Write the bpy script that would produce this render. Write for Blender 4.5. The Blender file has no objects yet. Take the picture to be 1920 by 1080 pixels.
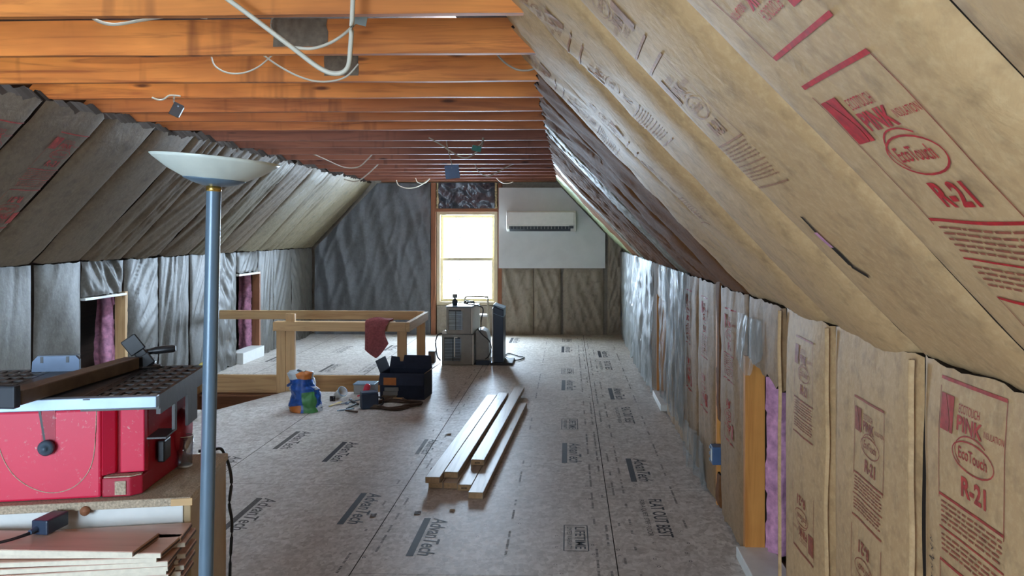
import bpy, bmesh, math, random
from mathutils import Vector, Matrix, noise
R = random.Random(7)
scene = bpy.context.scene
COL = scene.collection
# ------------------------------------------------------------------ camera
F = 1500.0; PSI = math.radians(2); CX = 1065 - F*math.tan(PSI); CY = 435.0; EYE = 1.55
cd = bpy.data.cameras.new('camera'); cam = bpy.data.objects.new('camera', cd); COL.objects.link(cam)
cam.location = (0, 0, EYE); cam.rotation_euler = (math.pi/2, 0, PSI)
cd.sensor_width = 36; cd.lens = F/1920*36; cd.clip_start = .05; cd.clip_end = 200
cd.shift_x = (960-CX)/1920; cd.shift_y = (CY-540)/1920
scene.camera = cam
# ------------------------------------------------------------------ sky, exposure
scene.view_settings.view_transform = 'Standard'; scene.view_settings.look = 'None'
scene.view_settings.gamma = 1; scene.view_settings.use_curve_mapping = False
scene.view_settings.exposure = 0.22
w = bpy.data.worlds.new('overcast_sky'); scene.world = w; w.use_nodes = True
bg = w.node_tree.nodes['Background']                      # bright hazy sky on the back-gable side, duller sky behind the photographer
_t = w.node_tree; _c = _t.nodes.new('ShaderNodeTexCoord'); _s = _t.nodes.new('ShaderNodeSeparateXYZ'); _m = _t.nodes.new('ShaderNodeMapRange')
_t.links.new(_c.outputs['Generated'], _s.inputs[0]); _t.links.new(_s.outputs['Y'], _m.inputs[0])
SKY_FRONT, SKY_BACK = 26.0, 95.0
for _i, _v in ((1, -.35), (2, .35), (3, SKY_FRONT), (4, SKY_BACK)): _m.inputs[_i].default_value = _v
_t.links.new(_m.outputs[0], bg.inputs[1]); bg.inputs[0].default_value = (.63, .80, 1.0, 1)
scene.cycles.max_bounces = 10; scene.cycles.diffuse_bounces = 6; scene.cycles.transparent_max_bounces = 12
def portal(name, loc, rot, sx, sy):
    l = bpy.data.lights.new(name, 'AREA'); l.shape = 'RECTANGLE'; l.size = sx; l.size_y = sy
    l.cycles.is_portal = True
    o = bpy.data.objects.new(name, l); COL.objects.link(o); o.location = loc; o.rotation_euler = rot
YB = 12.05                                             # back gable
# front gable windows behind the photographer
YF = -2.2
FWIN = [(-3.2, -1.0, .55, 2.15)]
# ------------------------------------------------------------------ pixel -> place helpers (1920x1080 photo frame)
def ray(px, py):
    u = (px-CX)/F; v = (CY-py)/F; c, s = math.cos(PSI), math.sin(PSI)
    return Vector((c*u-s, s*u+c, v))
def pl(px, py, n, d):
    r = ray(px, py); n = Vector(n); e = Vector((0, 0, EYE))
    return e + r*((d-n.dot(e))/n.dot(r))
def fl(px, py, z=0): return pl(px, py, (0, 0, 1), z)
def aty(px, py, y): return pl(px, py, (0, 1, 0), y)
def atx(px, py, x): return pl(px, py, (1, 0, 0), x)
portal('back_window_portal', ((aty(876, 485, YB)).x, YB+.16, aty(876, 485, YB).z), (-math.pi/2, 0, 0), 1.1, 1.6)
for a, b, c, d in FWIN:
    portal('front_window_portal', ((a+b)/2, YF-.2, (c+d)/2), (math.pi/2, 0, 0), b-a+.1, d-c+.1)
# ------------------------------------------------------------------ tagging
def tag(o, label, cat=None, group=None, kind=None):
    if label: o['label'] = label
    if cat: o['category'] = cat
    if group: o['group'] = group
    if kind: o['kind'] = kind
    return o
def thing(name, label, cat, loc=(0, 0, 0), group=None, rz=0):
    o = bpy.data.objects.new(name, None); COL.objects.link(o); o.location = loc; o.rotation_euler = (0, 0, rz)
    o.empty_display_size = .05
    return tag(o, label, cat, group)
def dup(o, parent=None):
    c = o.copy(); COL.objects.link(c)
    if parent: c.parent = parent
    for ch in list(o.children): dup(ch, c)
    return c
ORD = ['first', 'second', 'third', 'fourth', 'fifth', 'sixth', 'seventh', 'eighth', 'ninth', 'tenth', 'eleventh', 'twelfth',
       'thirteenth', 'fourteenth', 'fifteenth', 'sixteenth', 'seventeenth', 'eighteenth', 'nineteenth', 'twentieth', 'twenty-first', 'twenty-second']
# ------------------------------------------------------------------ materials
def lin(r, g, b):
    f = lambda c: (c/255/12.92) if c/255 <= .04045 else ((c/255+.055)/1.055)**2.4
    return (f(r), f(g), f(b), 1)
class NT:
    def __init__(s, name):
        s.m = bpy.data.materials.new(name); s.m.use_nodes = True; s.t = s.m.node_tree; s.n = s.t.nodes
        s.p = s.n['Principled BSDF']; s.out = s.n['Material Output']
        s.geo = s.n.new('ShaderNodeNewGeometry')
    def L(s, a, b): s.t.links.new(a, b)
    def pos(s, scale=(1, 1, 1), rot=(0, 0, 0)):
        k = s.n.new('ShaderNodeMapping'); k.inputs['Scale'].default_value = scale; k.inputs['Rotation'].default_value = rot
        s.L(s.geo.outputs['Position'], k.inputs[0]); return k.outputs[0]
    def noise(s, vec, scale, detail=4, rough=.55, dist=0):
        k = s.n.new('ShaderNodeTexNoise'); k.inputs['Scale'].default_value = scale; k.inputs['Detail'].default_value = detail
        k.inputs['Roughness'].default_value = rough; k.inputs['Distortion'].default_value = dist
        s.L(vec, k.inputs['Vector']); return k.outputs[0]
    def voro(s, vec, scale, out='Color', feat='F1'):
        k = s.n.new('ShaderNodeTexVoronoi'); k.feature = feat; k.inputs['Scale'].default_value = scale; s.L(vec, k.inputs['Vector']); return k.outputs[out]
    def ramp(s, fac, stops):
        k = s.n.new('ShaderNodeValToRGB'); e = k.color_ramp.elements
        while len(e) < len(stops): e.new(.5)
        for q, (p, c) in zip(e, stops): q.position = p; q.color = c
        s.L(fac, k.inputs[0]); return k.outputs[0]
    def mix(s, fac, a, b, mode='MIX'):
        k = s.n.new('ShaderNodeMix'); k.data_type = 'RGBA'; k.blend_type = mode
        for sock, v in ((k.inputs[0], fac), (k.inputs[6], a), (k.inputs[7], b)):
            if hasattr(v, 'links') or hasattr(v, 'is_linked'): s.L(v, sock)
            else: sock.default_value = v
        return k.outputs[2]
    def bump(s, h, strength=.3, dist=.01):
        k = s.n.new('ShaderNodeBump'); k.inputs['Strength'].default_value = strength; k.inputs['Distance'].default_value = dist
        s.L(h, k.inputs['Height']); s.L(k.outputs[0], s.p.inputs['Normal'])
    def col(s, c):
        if hasattr(c, 'is_linked'): s.L(c, s.p.inputs['Base Color'])
        else: s.p.inputs['Base Color'].default_value = c
    def set(s, rough=.5, metal=0, spec=.5, **kw):
        s.p.inputs['Roughness'].default_value = rough; s.p.inputs['Metallic'].default_value = metal
        s.p.inputs['Specular IOR Level'].default_value = spec
        for k, v in kw.items(): s.p.inputs[k.replace('_', ' ')].default_value = v
        return s.m
WH = (1, 1, 1, 1); BK = (0, 0, 0, 1)
def plain(name, rgb, rough=.5, metal=0, spec=.5, var=.12, scale=18, bump=.05, **kw):
    t = NT(name); n = t.noise(t.pos(), scale, 5); c = lin(*rgb)
    lo = tuple(x*(1-var*1.6) for x in c[:3])+(1,); hi = tuple(min(1, x*(1+var)) for x in c[:3])+(1,)
    t.col(t.ramp(n, [(.25, lo), (.75, hi)]))
    if bump: t.bump(n, bump, .004)
    return t.set(rough, metal, spec, **kw)
def wood(name, axis, rgb, dark, rough=.6, scale=1.0, knot=.35, blot=.0):
    t = NT(name); sc = {'x': (1.3, 22, 22), 'y': (22, 1.3, 22), 'z': (22, 22, 1.3)}[axis]
    v = t.pos(tuple(q*scale for q in sc)); c = lin(*rgb); d = lin(*dark)
    g = t.noise(v, 1.0, 6, .6, .9)
    base = t.ramp(g, [(.28, d), (.5, c), (.8, tuple(min(1, q*1.18) for q in c[:3])+(1,))])
    ks = {'x': (2.2, 9, 9), 'y': (9, 2.2, 9), 'z': (9, 9, 2.2)}[axis]
    kn = t.voro(t.pos(ks), 1.0, 'Distance')
    kr = t.ramp(kn, [(.05, (knot*2.2,)*3+(1,)), (.14, BK)])
    base = t.mix(kr, base, tuple(q*.25 for q in d[:3])+(1,))
    big = t.noise(t.pos((1.1, 1.1, 3)), 1.6, 3)
    base = t.mix(t.ramp(big, [(.35, (.0, .0, .0, 1)), (.75, (.35+blot,)*3+(1,))]), base, d)
    if blot:
        wm = t.noise(t.pos((5, .1, .6) if axis == 'x' else (1, 1, 1)), 1.0, 3, .7); base = t.mix(t.ramp(wm, [(.6, BK), (.75, (.7,)*3+(1,))]), base, tuple(q*.5 for q in d[:3])+(1,))
    t.col(base); t.bump(g, .25, .003); return t.set(rough, 0, .35)
def kraft(name, a, b, c2, rough=.55, spec=.45, fine=1.0, streak=(14, 14, 5), bumpv=.35):
    t = NT(name); p = t.pos()
    n1 = t.noise(p, 2.2, 4); n2 = t.noise(p, 55*fine, 5, .65); n3 = t.noise(p, 19*fine, 4, .6)
    base = t.ramp(n1, [(.3, lin(*a)), (.7, lin(*b))])
    base = t.mix(t.ramp(n2, [(.46, BK), (.68, (.55,)*3+(1,))]), base, lin(*c2))
    base = t.mix(t.ramp(n3, [(.5, BK), (.72, (.55,)*3+(1,))]), base, tuple(q*.58 for q in lin(*a)[:3])+(1,))
    t.col(base)
    st = t.noise(t.pos(streak), 1.0, 5, .6, 1.2)
    h = t.mix(.5, n3, st); t.bump(h, bumpv, .012)
    return t.set(rough, 0, spec)
def film(name, rgb, trans=.4, rough=.28, streak=(26, 26, 3), tint=(.9, .93, .95, 1)):
    t = NT(name); t.col(lin(*rgb)); n = t.noise(t.pos(streak), 1.0, 6, .62, 1.5); t.bump(n, .6, .02); t.set(rough, 0, .7)
    tr = t.n.new('ShaderNodeBsdfTransparent'); tr.inputs[0].default_value = tint
    mx = t.n.new('ShaderNodeMixShader'); mx.inputs[0].default_value = trans
    t.L(t.p.outputs[0], mx.inputs[1]); t.L(tr.outputs[0], mx.inputs[2]); t.L(mx.outputs[0], t.out.inputs['Surface']); return t.m
def clear(name, tint, amount, rough=.03):
    t = NT(name); tr = t.n.new('ShaderNodeBsdfTransparent'); tr.inputs[0].default_value = tint
    gl = t.n.new('ShaderNodeBsdfGlossy'); gl.inputs['Roughness'].default_value = rough
    mx = t.n.new('ShaderNodeMixShader'); mx.inputs[0].default_value = amount
    t.L(tr.outputs[0], mx.inputs[1]); t.L(gl.outputs[0], mx.inputs[2]); t.L(mx.outputs[0], t.out.inputs['Surface']); return t.m
def osb(name):
    t = NT(name); p = t.pos()
    wob = t.noise(t.pos((9, 9, 9)), 1.0, 3)
    k = t.n.new('ShaderNodeVectorMath'); k.operation = 'ADD'; t.L(t.pos((18, 30, 20)), k.inputs[0])
    q = t.mix(1.0, (0, 0, 0, 1), wob); k2 = t.n.new('ShaderNodeVectorMath'); k2.operation = 'SCALE'; k2.inputs[3].default_value = 3
    t.L(q, k2.inputs[0]); t.L(k2.outputs[0], k.inputs[1])
    f1 = t.voro(k.outputs[0], 1.0); f2 = t.voro(t.pos((60, 34, 40), (0, 0, .7)), 1.0)
    bw1 = t.n.new('ShaderNodeRGBToBW'); t.L(f1, bw1.inputs[0]); bw2 = t.n.new('ShaderNodeRGBToBW'); t.L(f2, bw2.inputs[0])
    a = t.ramp(bw1.outputs[0], [(.2, lin(174, 164, 153)), (.5, lin(198, 190, 180)), (.8, lin(218, 212, 204))])
    b = t.ramp(bw2.outputs[0], [(.2, lin(158, 148, 137)), (.8, lin(224, 218, 210))])
    c = t.mix(.5, a, b)
    n = t.noise(p, .8, 4); c = t.mix(t.ramp(n, [(.35, BK), (.7, (.45,)*3+(1,))]), c, lin(168, 158, 149))
    n3 = t.noise(p, 70, 4); c = t.mix(t.ramp(n3, [(.6, BK), (.72, (.5,)*3+(1,))]), c, lin(120, 106, 92))
    t.col(c); h = t.mix(.4, bw1.outputs[0], n3); t.bump(h, .28, .003)
    return t.set(.5, 0, .38)
def dusty(name, rgb, rough=.45, dust=(205, 190, 180), amt=.75):
    t = NT(name); p = t.pos(); n = t.noise(p, 90, 3, .7); m = t.noise(p, 9, 4)
    mask = t.mix(1.0, t.ramp(n, [(.60, BK), (.72, WH)]), t.ramp(m, [(.45, BK), (.7, WH)]), 'MULTIPLY')
    k = t.mix(amt, BK, mask); t.col(t.mix(k, lin(*rgb), lin(*dust))); t.bump(n, .05, .002); return t.set(rough)
M = {}
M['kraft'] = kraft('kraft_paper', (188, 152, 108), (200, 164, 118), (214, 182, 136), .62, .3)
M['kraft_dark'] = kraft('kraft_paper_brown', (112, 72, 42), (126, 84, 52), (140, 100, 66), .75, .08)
M['kraft_mid'] = kraft('kraft_paper_mid', (148, 118, 84), (162, 130, 94), (178, 147, 110), .65, .25)
M['kraft_grey'] = kraft('kraft_under_film_grey', (72, 67, 60), (84, 79, 71), (98, 94, 86), .46, .4, .8, (9, 9, 5), .3)
M['kraft_slope_grey'] = kraft('kraft_slope_grey', (110, 94, 75), (122, 105, 84), (132, 116, 95), .6, .25, .8, (10, 10, 10), .45)
M['film_cream'] = kraft('cream_film_facing', (116, 104, 82), (130, 118, 94), (144, 133, 110), .5, .3, .7, (8, 26, 14), .7)
M['film_green'] = kraft('pale_green_film_facing', (150, 160, 120), (166, 176, 134), (182, 192, 152), .4, .6, .7, (8, 26, 14), .7)
M['back_film'] = kraft('grey_plastic_sheeting', (84, 84, 84), (96, 97, 98), (104, 106, 108), .4, .6, .6, (9, 9, 2.2), .5)
M['black_film'] = kraft('black_plastic_film', (44, 48, 58), (54, 60, 72), (62, 68, 80), .22, .8, .6, (9, 9, 9), .9)
M['gable_kraft'] = kraft('gable_kraft', (138, 126, 110), (154, 142, 125), (164, 153, 137), .5, .4, .7, (20, 20, 3), .5)
M['film'] = film('clear_poly_film', (176, 178, 174), .68, .3)
M['film_dense'] = film('cloudy_poly_film', (150, 152, 148), .42, .32)
M['pink'] = plain('pink_fiberglass', (208, 150, 178), .95, 0, .05, .3, 24, .9)
M['red_print'] = plain('red_print', (190, 34, 38), .6, 0, .3, .25, 60, 0)
M['red_print_faded'] = plain('red_print_faded', (158, 84, 62), .6, 0, .3, .3, 60, 0)
M['red_print_soft'] = plain('red_print_soft', (176, 66, 56), .6, 0, .3, .3, 40, 0)
M['print_ghost'] = plain('ghost_print', (170, 122, 88), .6, 0, .3, .25, 50, 0)
M['ink'] = plain('black_floor_ink', (52, 52, 56), .6, 0, .3, .35, 70, 0)
M['ink_faint'] = plain('faint_floor_ink', (86, 80, 76), .6, 0, .3, .35, 70, 0)
M['pen'] = plain('dark_pen', (56, 48, 42), .6, 0, .3, .2, 40, 0)
M['osb'] = osb('oriented_strand_board')
M['joist'] = wood('orange_joist_lit', 'x', (230, 142, 66), (164, 88, 42), .6, 1, .5, .3)  # lit copy of the joist wood; two shaded copies follow
M['joist_dimmed'] = wood('orange_joist_dimmed', 'x', (190, 112, 58), (134, 74, 40), .6, 1, .5, .3)
M['joist_shaded'] = wood('orange_joist_shaded', 'x', (142, 86, 62), (100, 56, 42), .6, 1, .5, .3)  # same wood, dim far-end light painted into its colour
M['pine_x'] = wood('pine_x', 'x', (205, 168, 120), (172, 132, 88)); M['pine_y'] = wood('pine_y', 'y', (205, 168, 120), (172, 132, 88))
M['pine_z'] = wood('pine_z', 'z', (205, 168, 120), (172, 132, 88)); M['orange_z'] = wood('orange_stud', 'z', (214, 146, 72), (182, 112, 48))
M['stud_red'] = wood('red_brown_stud', 'z', (150, 98, 68), (110, 68, 46)); M['stud_red_x'] = wood('red_brown_header', 'x', (150, 98, 68), (110, 68, 46))
M['lumber'] = wood('grey_pine_lumber', 'y', (190, 176, 158), (150, 134, 116), .42, 1, .3)
M['lumber_end'] = plain('lumber_end_grain', (214, 186, 146), .7, 0, .3, .15, 60)
M['roof'] = wood('dark_roof_boards', 'y', (74, 52, 40), (44, 30, 24))
M['shaft'] = wood('stair_panelling', 'x', (140, 96, 66), (110, 70, 48), .5)
M['white'] = plain('white_paint', (222, 222, 216), .45, 0, .5, .05)
M['dry'] = plain('white_drywall', (212, 214, 214), .8, 0, .3, .04, 6)
M['vinyl'] = plain('cream_vinyl', (204, 190, 156), .4, 0, .5, .05)
M['ac_white'] = plain('ac_white_plastic', (214, 212, 204), .35, 0, .5, .04)
M['grey_case'] = plain('grey_appliance_case', (146, 146, 142), .45, 0, .5, .08)
M['grey_dark'] = plain('grey_grille', (40, 46, 54), .5, 0, .5, .08)
M['steel'] = plain('bare_steel', (150, 166, 180), .3, .8, .5, .1)
M['alu'] = plain('aluminium_rail', (150, 168, 188), .35, .35, .6, .08)
M['navy'] = plain('navy_plastic', (44, 58, 78), .35, 0, .5, .1)
M['black'] = plain('black_plastic', (26, 26, 28), .4, 0, .5, .1)
M['blackgrey'] = plain('dark_cast_metal', (64, 60, 58), .42, .25, .5, .2, 30, .15)
M['fence'] = plain('dusty_brown_grey_metal', (112, 96, 84), .5, .1, .4, .2, 20)
M['slate'] = plain('slate_blue_metal', (78, 96, 120), .4, .2, .5, .1)
M['red'] = dusty('red_saw_paint', (216, 32, 70)); M['red_dark'] = dusty('red_saw_paint_shaded', (170, 24, 50), .5, (190, 170, 165), .6)  # second red is the same paint with the side's shade in its colour
M['dust'] = plain('sawdust', (190, 172, 148), .95, 0, .1, .3, 200, .6)
M['lamp_grey'] = plain('lamp_blue_grey_enamel', (98, 118, 134), .3, .15, .5, .04)
M['lamp_white'] = plain('lamp_frosted_bowl', (208, 214, 204), .35, 0, .5, .06)
M['brass'] = plain('brass', (196, 160, 84), .25, .9, .5, .06)
M['cable'] = plain('white_cable', (222, 216, 196), .45, 0, .5, .05); M['cable_dim'] = plain('old_grey_cable', (170, 158, 140), .6, 0, .4, .08)
M['box_grey'] = plain('grey_junction_box', (150, 162, 156), .5, 0, .5, .05); M['box_blue'] = plain('blue_junction_box', (66, 92, 128), .45, 0, .5, .08)
M['green_pl'] = plain('green_plastic', (62, 122, 110), .4); M['plank'] = wood('finished_maple_plank', 'x', (206, 166, 146), (184, 142, 122), .35)
M['plank_edge'] = plain('pale_plank_core', (226, 214, 192), .6, 0, .4, .08, 60); M['tan'] = plain('tan_cabinet_side', (172, 146, 108), .6, 0, .4, .06)
M['glass'] = clear('window_glass', (.97, .98, .98, 1), .06); M['tumbler'] = clear('tumbler_glass', (.84, .90, .95, 1), .30, .08)
M['maroon'] = plain('maroon_cloth', (150, 84, 84), .9, 0, .1, .2, 60, .3)
M['bag_blue'] = plain('blue_plastic_bag', (34, 86, 170), .3, 0, .6, .35, 30, .4); M['bag_green'] = plain('green_print', (66, 132, 72), .35)
M['bag_white'] = plain('white_bag_print', (206, 216, 222), .35); M['bag_orange'] = plain('orange_print', (208, 122, 52), .4)
M['card'] = plain('navy_cardboard', (38, 46, 64), .7, 0, .3, .15); M['card_in'] = plain('brown_cardboard', (150, 122, 96), .85, 0, .2, .1)
M['orange'] = plain('orange_label', (190, 112, 48), .6); M['cordbrown'] = plain('brown_cord', (84, 66, 54), .6, 0, .4, .15)
M['paleblue'] = plain('pale_blue_panel', (150, 182, 204), .35); M['cream'] = plain('cream_metal', (206, 196, 172), .4, .1)
M['foam'] = plain('cream_spray_foam', (212, 194, 152), .85, 0, .2, .15, 40, .6); M['pinkred'] = plain('pink_red_plastic', (226, 62, 84), .4)
M['yellow'] = plain('yellow_cap', (226, 208, 120), .5); M['cola'] = plain('dark_cola', (38, 22, 20), .15, 0, .6); M['greyplaster'] = plain('grey_plaster_smear', (122, 108, 92), .9, 0, .2, .25, 30, .3)
M['beige'] = plain('beige_wall', (150, 140, 124), .8, 0, .3, .06); M['dial'] = plain('dark_grey_knob', (70, 84, 96), .5)
M['seam'] = plain('dark_seam', (48, 40, 34), .9, 0, .1, .1); M['paper'] = plain('white_label', (214, 216, 212), .6, 0, .3, .05)
# ------------------------------------------------------------------ mesh builder
class MB:
    def __init__(s): s.v = []; s.f = []; s.mi = []; s.sm = []
    def add(s, vs, fs, mi=0, smooth=False):
        b = len(s.v); s.v += [tuple(q) for q in vs]
        for f in fs: s.f.append([b+i for i in f]); s.mi.append(mi); s.sm.append(smooth)
    def box(s, x0, x1, y0, y1, z0, z1, mi=0, m=None):
        vs = [Vector((x, y, z)) for z in (z0, z1) for y in (y0, y1) for x in (x0, x1)]
        if m is not None: vs = [m @ q for q in vs]
        s.add(vs, [(0, 2, 3, 1), (4, 5, 7, 6), (0, 1, 5, 4), (2, 6, 7, 3), (0, 4, 6, 2), (1, 3, 7, 5)], mi)
    def prism(s, poly, d, mi=0, smooth=False):
        """poly: list of 3D points, extruded along vector d"""
        n = len(poly); d = Vector(d); P = [Vector(q) for q in poly]
        s.add(P+[q+d for q in P], [tuple(range(n))[::-1], tuple(range(n, 2*n))], mi)
        s.add(P+[q+d for q in P], [(i, (i+1) % n, n+(i+1) % n, n+i) for i in range(n)], mi, smooth)
    def tube(s, pts, r, seg=8, mi=0, smooth=True, curve=True, taper=None):
        P = [Vector(q) for q in pts]
        if curve and len(P) > 2:
            Q = []
            for i in range(len(P)-1):
                p0, p1, p2, p3 = P[max(i-1, 0)], P[i], P[i+1], P[min(i+2, len(P)-1)]
                for k in range(6):
                    t = k/6; Q.append(.5*((2*p1)+(p2-p0)*t+(2*p0-5*p1+4*p2-p3)*t*t+(3*p1-p0-3*p2+p3)*t**3))
            P = Q+[P[-1]]
        rings = []; n = len(P); up = Vector((0, 0, 1))
        vs = []; 
        for i, p in enumerate(P):
            d = (P[min(i+1, n-1)]-P[max(i-1, 0)]).normalized()
            a = d.cross(up)
            if a.length < .05: a = d.cross(Vector((1, 0, 0)))
            a.normalize(); b = d.cross(a).normalized()
            rr = r if taper is None else r*taper(i/(n-1))
            vs += [p+a*rr*math.cos(2*math.pi*k/seg)+b*rr*math.sin(2*math.pi*k/seg) for k in range(seg)]
        fs = [(i*seg+k, i*seg+(k+1) % seg, (i+1)*seg+(k+1) % seg, (i+1)*seg+k) for i in range(n-1) for k in range(seg)]
        s.add(vs, fs, mi, smooth); s.add(vs[:seg], [tuple(range(seg))[::-1]], mi); s.add(vs[-seg:], [tuple(range(seg))], mi)
    def lathe(s, prof, c=(0, 0, 0), seg=32, mi=0, m=None, smooth=True):
        c = Vector(c); vs = []
        for r, z in prof: vs += [Vector((r*math.cos(2*math.pi*k/seg), r*math.sin(2*math.pi*k/seg), z)) for k in range(seg)]
        if m is not None: vs = [m @ q for q in vs]
        vs = [q+c for q in vs]; n = len(prof)
        s.add(vs, [(i*seg+k, i*seg+(k+1) % seg, (i+1)*seg+(k+1) % seg, (i+1)*seg+k) for i in range(n-1) for k in range(seg)], mi, smooth)
    def grid(s, fn, nu, nv, mi=0, smooth=True):
        vs = [fn(i/nu, j/nv) for j in range(nv+1) for i in range(nu+1)]
        m = mi if callable(mi) else (lambda a, b: mi)
        b = len(s.v); s.v += [tuple(q) for q in vs]
        for j in range(nv):
            for i in range(nu):
                k = j*(nu+1)+i; s.f.append([b+k, b+k+1, b+k+nu+2, b+k+nu+1]); s.mi.append(m((i+.5)/nu, (j+.5)/nv)); s.sm.append(smooth)
    def build(s, name, mats, parent=None, bevel=0, seg=2, weld=False):
        me = bpy.data.meshes.new(name); me.from_pydata(s.v, [], s.f)
        mats = mats if isinstance(mats, (list, tuple)) else [mats]
        for q in mats: me.materials.append(q)
        me.polygons.foreach_set('material_index', s.mi); me.polygons.foreach_set('use_smooth', s.sm)
        if weld or bevel:
            b = bmesh.new(); b.from_mesh(me); bmesh.ops.remove_doubles(b, verts=b.verts, dist=1e-5)
            bmesh.ops.recalc_face_normals(b, faces=b.faces); b.to_mesh(me); b.free()
        me.update(); o = bpy.data.objects.new(name, me); COL.objects.link(o)
        if bevel:
            k = o.modifiers.new('bevel', 'BEVEL'); k.width = bevel; k.segments = seg; k.limit_method = 'ANGLE'; k.angle_limit = .6
        if parent: o.parent = parent
        return o
def bx(name, mats, dims, parent=None, bevel=0, m=None):
    b = MB(); b.box(*dims, m=m); return b.build(name, mats, parent, bevel)
def struct(o): o['kind'] = 'structure'; return o
def local(parent, o):
    """parent o to an Empty while keeping the world coordinates the mesh was made in"""
    o.parent = parent; o.matrix_parent_inverse = parent.matrix_basis.inverted(); return o
# lettering as 2-D triangles from the built-in font
_tc = {}
def glyphs(txt, bold=0, shear=0):
    k = (txt, bold, shear)
    if k not in _tc:
        c = bpy.data.curves.new('lettering', 'FONT'); c.body = txt; c.size = 1; c.offset = bold; c.shear = shear; c.resolution_u = 3; c.align_x = 'CENTER'; c.align_y = 'CENTER'
        o = bpy.data.objects.new('lettering', c); COL.objects.link(o)
        dg = bpy.context.evaluated_depsgraph_get(); me = o.evaluated_get(dg).to_mesh()
        vs = [tuple(q.co) for q in me.vertices]; fs = [tuple(p.vertices) for p in me.polygons]
        o.evaluated_get(dg).to_mesh_clear(); bpy.data.objects.remove(o); bpy.data.curves.remove(c)
        x0 = min(q[0] for q in vs); x1 = max(q[0] for q in vs); y0 = min(q[1] for q in vs); y1 = max(q[1] for q in vs)
        _tc[k] = ([((q[0]-(x0+x1)/2)/(y1-y0), (q[1]-(y0+y1)/2)/(y1-y0)) for q in vs], fs, (x1-x0)/(y1-y0))
    return _tc[k]
def text_on(mb, fn, txt, c, w, h, ang=0, mi=1, bold=0, shear=0):
    """lettering of width w and height h centred at surface coordinate c; fn(a, b) -> point on the surface"""
    vs, fs, asp = glyphs(txt, bold, shear); ca, sa = math.cos(ang), math.sin(ang)
    out = []
    for x, y in vs:
        X, Y = x/asp*w, y*h; out.append(fn(c[0]+X*ca-Y*sa, c[1]+X*sa+Y*ca))
    mb.add(out, fs, mi)
def line_on(mb, fn, pts, wd, mi=1, step=.03):
    for (a, b), (c, d) in zip(pts[:-1], pts[1:]):
        L = math.hypot(c-a, d-b)
        if L < 1e-6: continue
        n = max(1, int(L/step)); nx, ny = -(d-b)/L*wd/2, (c-a)/L*wd/2
        vs = []
        for i in range(n+1):
            x, y = a+(c-a)*i/n, b+(d-b)*i/n; vs += [fn(x-nx, y-ny), fn(x+nx, y+ny)]
        mb.add(vs, [(2*i, 2*i+2, 2*i+3, 2*i+1) for i in range(n)], mi)
def fill_on(mb, fn, a0, a1, b0, b1, mi=1, n=5):
    mb.grid(lambda u, v: fn(a0+(a1-a0)*u, b0+(b1-b0)*v), n, n, mi, False)
# ------------------------------------------------------------------ setting: floor, stairwell, shell
XL, XR = -3.86, .84
HOLE = [(-4.0, 6.87), (-3.06, 6.87), (-2.741, 7.69), (-1.60, 7.69), (-1.60, 8.607), (-4.0, 8.607)]
f = MB(); zt = 0
X0, X1, Y0, Y1 = -5.6, 2.5, -2.4, 12.4
for poly in ([(X0, Y0), (X1, Y0), (X1, 6.87), (X0, 6.87)], [(-3.06, 6.87), (X1, 6.87), (X1, 7.69), (-2.741, 7.69)],
             [(-1.6, 7.69), (X1, 7.69), (X1, 8.607), (-1.6, 8.607)], [(X0, 8.607), (X1, 8.607), (X1, Y1), (X0, Y1)], [(X0, 6.87), (-4.0, 6.87), (-4.0, 8.607), (X0, 8.607)]):
    f.prism([(x, y, -.02) for x, y in poly], (0, 0, .02))
fz = lambda a, b: Vector((a, b, .0006))
def fseam(x0, y0, x1, y1, wd=.004): line_on(f, fz, [(x0, y0), (x1, y1)], wd, 1, 9)
for x in (-3.43, -2.21, -.987, .228):
    for y0, y1 in ((Y0, 6.87 if x < -2 else Y1), (8.607, Y1)): fseam(x, y0, x, y1, .005)
for i, y in enumerate((2.36, 4.82, 7.28, 9.74)):
    fseam(.228, y, .84, y, .003)
for y in (3.6, 6.05, 8.5, 10.95): fseam(-.987, y, .228, y, .002)
for y in (2.4, 4.86): fseam(-2.21, y, -.987, y, .003)
fseam(-2.21, 9.76, -.987, 9.76, .003)
TA = -math.pi/2
def ftext(t, x, y, L, h, mi=2, bold=.0, shear=0):            # reads toward the camera, letter tops to the right
    text_on(f, fz, t, (x, y), L, h, TA, mi, bold, shear)
def brand(x, y, s=1.0, mi=2):
    fill_on(f, fz, x-.062*s, x-.026*s, y-.26*s, y+.25*s, mi, 1)
    ftext('AdvanTech', x+.03*s, y, .50*s, .085*s, mi, .012, .25)
def flat_best(x, y, s=1.0, mi=2):
    ftext('FLAT OUT BEST', x+.04*s, y, .58*s, .075*s, mi, .012); ftext('FOR A QUIET, STIFF FLOOR', x-.04*s, y, .55*s, .032*s, mi)
def lifetime(x, y, s=1.0, mi=2):
    L, W = .17*s, .06*s
    line_on(f, fz, [(x-W, y-L), (x+W, y-L), (x+W, y+L), (x-W, y+L), (x-W, y-L)], .006*s, mi, 9)
    ftext('LIFETIME', x+.022*s, y, .29*s, .052*s, mi, .012); ftext('LIMITED WARRANTY', x-.033*s, y, .29*s, .026*s, mi)
brand(-.715, 4.06); brand(-1.165, 4.46); brand(.02, 5.63); brand(.455, 5.24); brand(-1.6, 5.6); brand(-2.05, 5.9, 1, 3); brand(-1.02, 5.75, .8, 3); brand(-1.75, 4.35, 1, 3); brand(-2.3, 5.2, 1, 3)
flat_best(.462, 4.37); lifetime(.04, 4.06)
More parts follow.
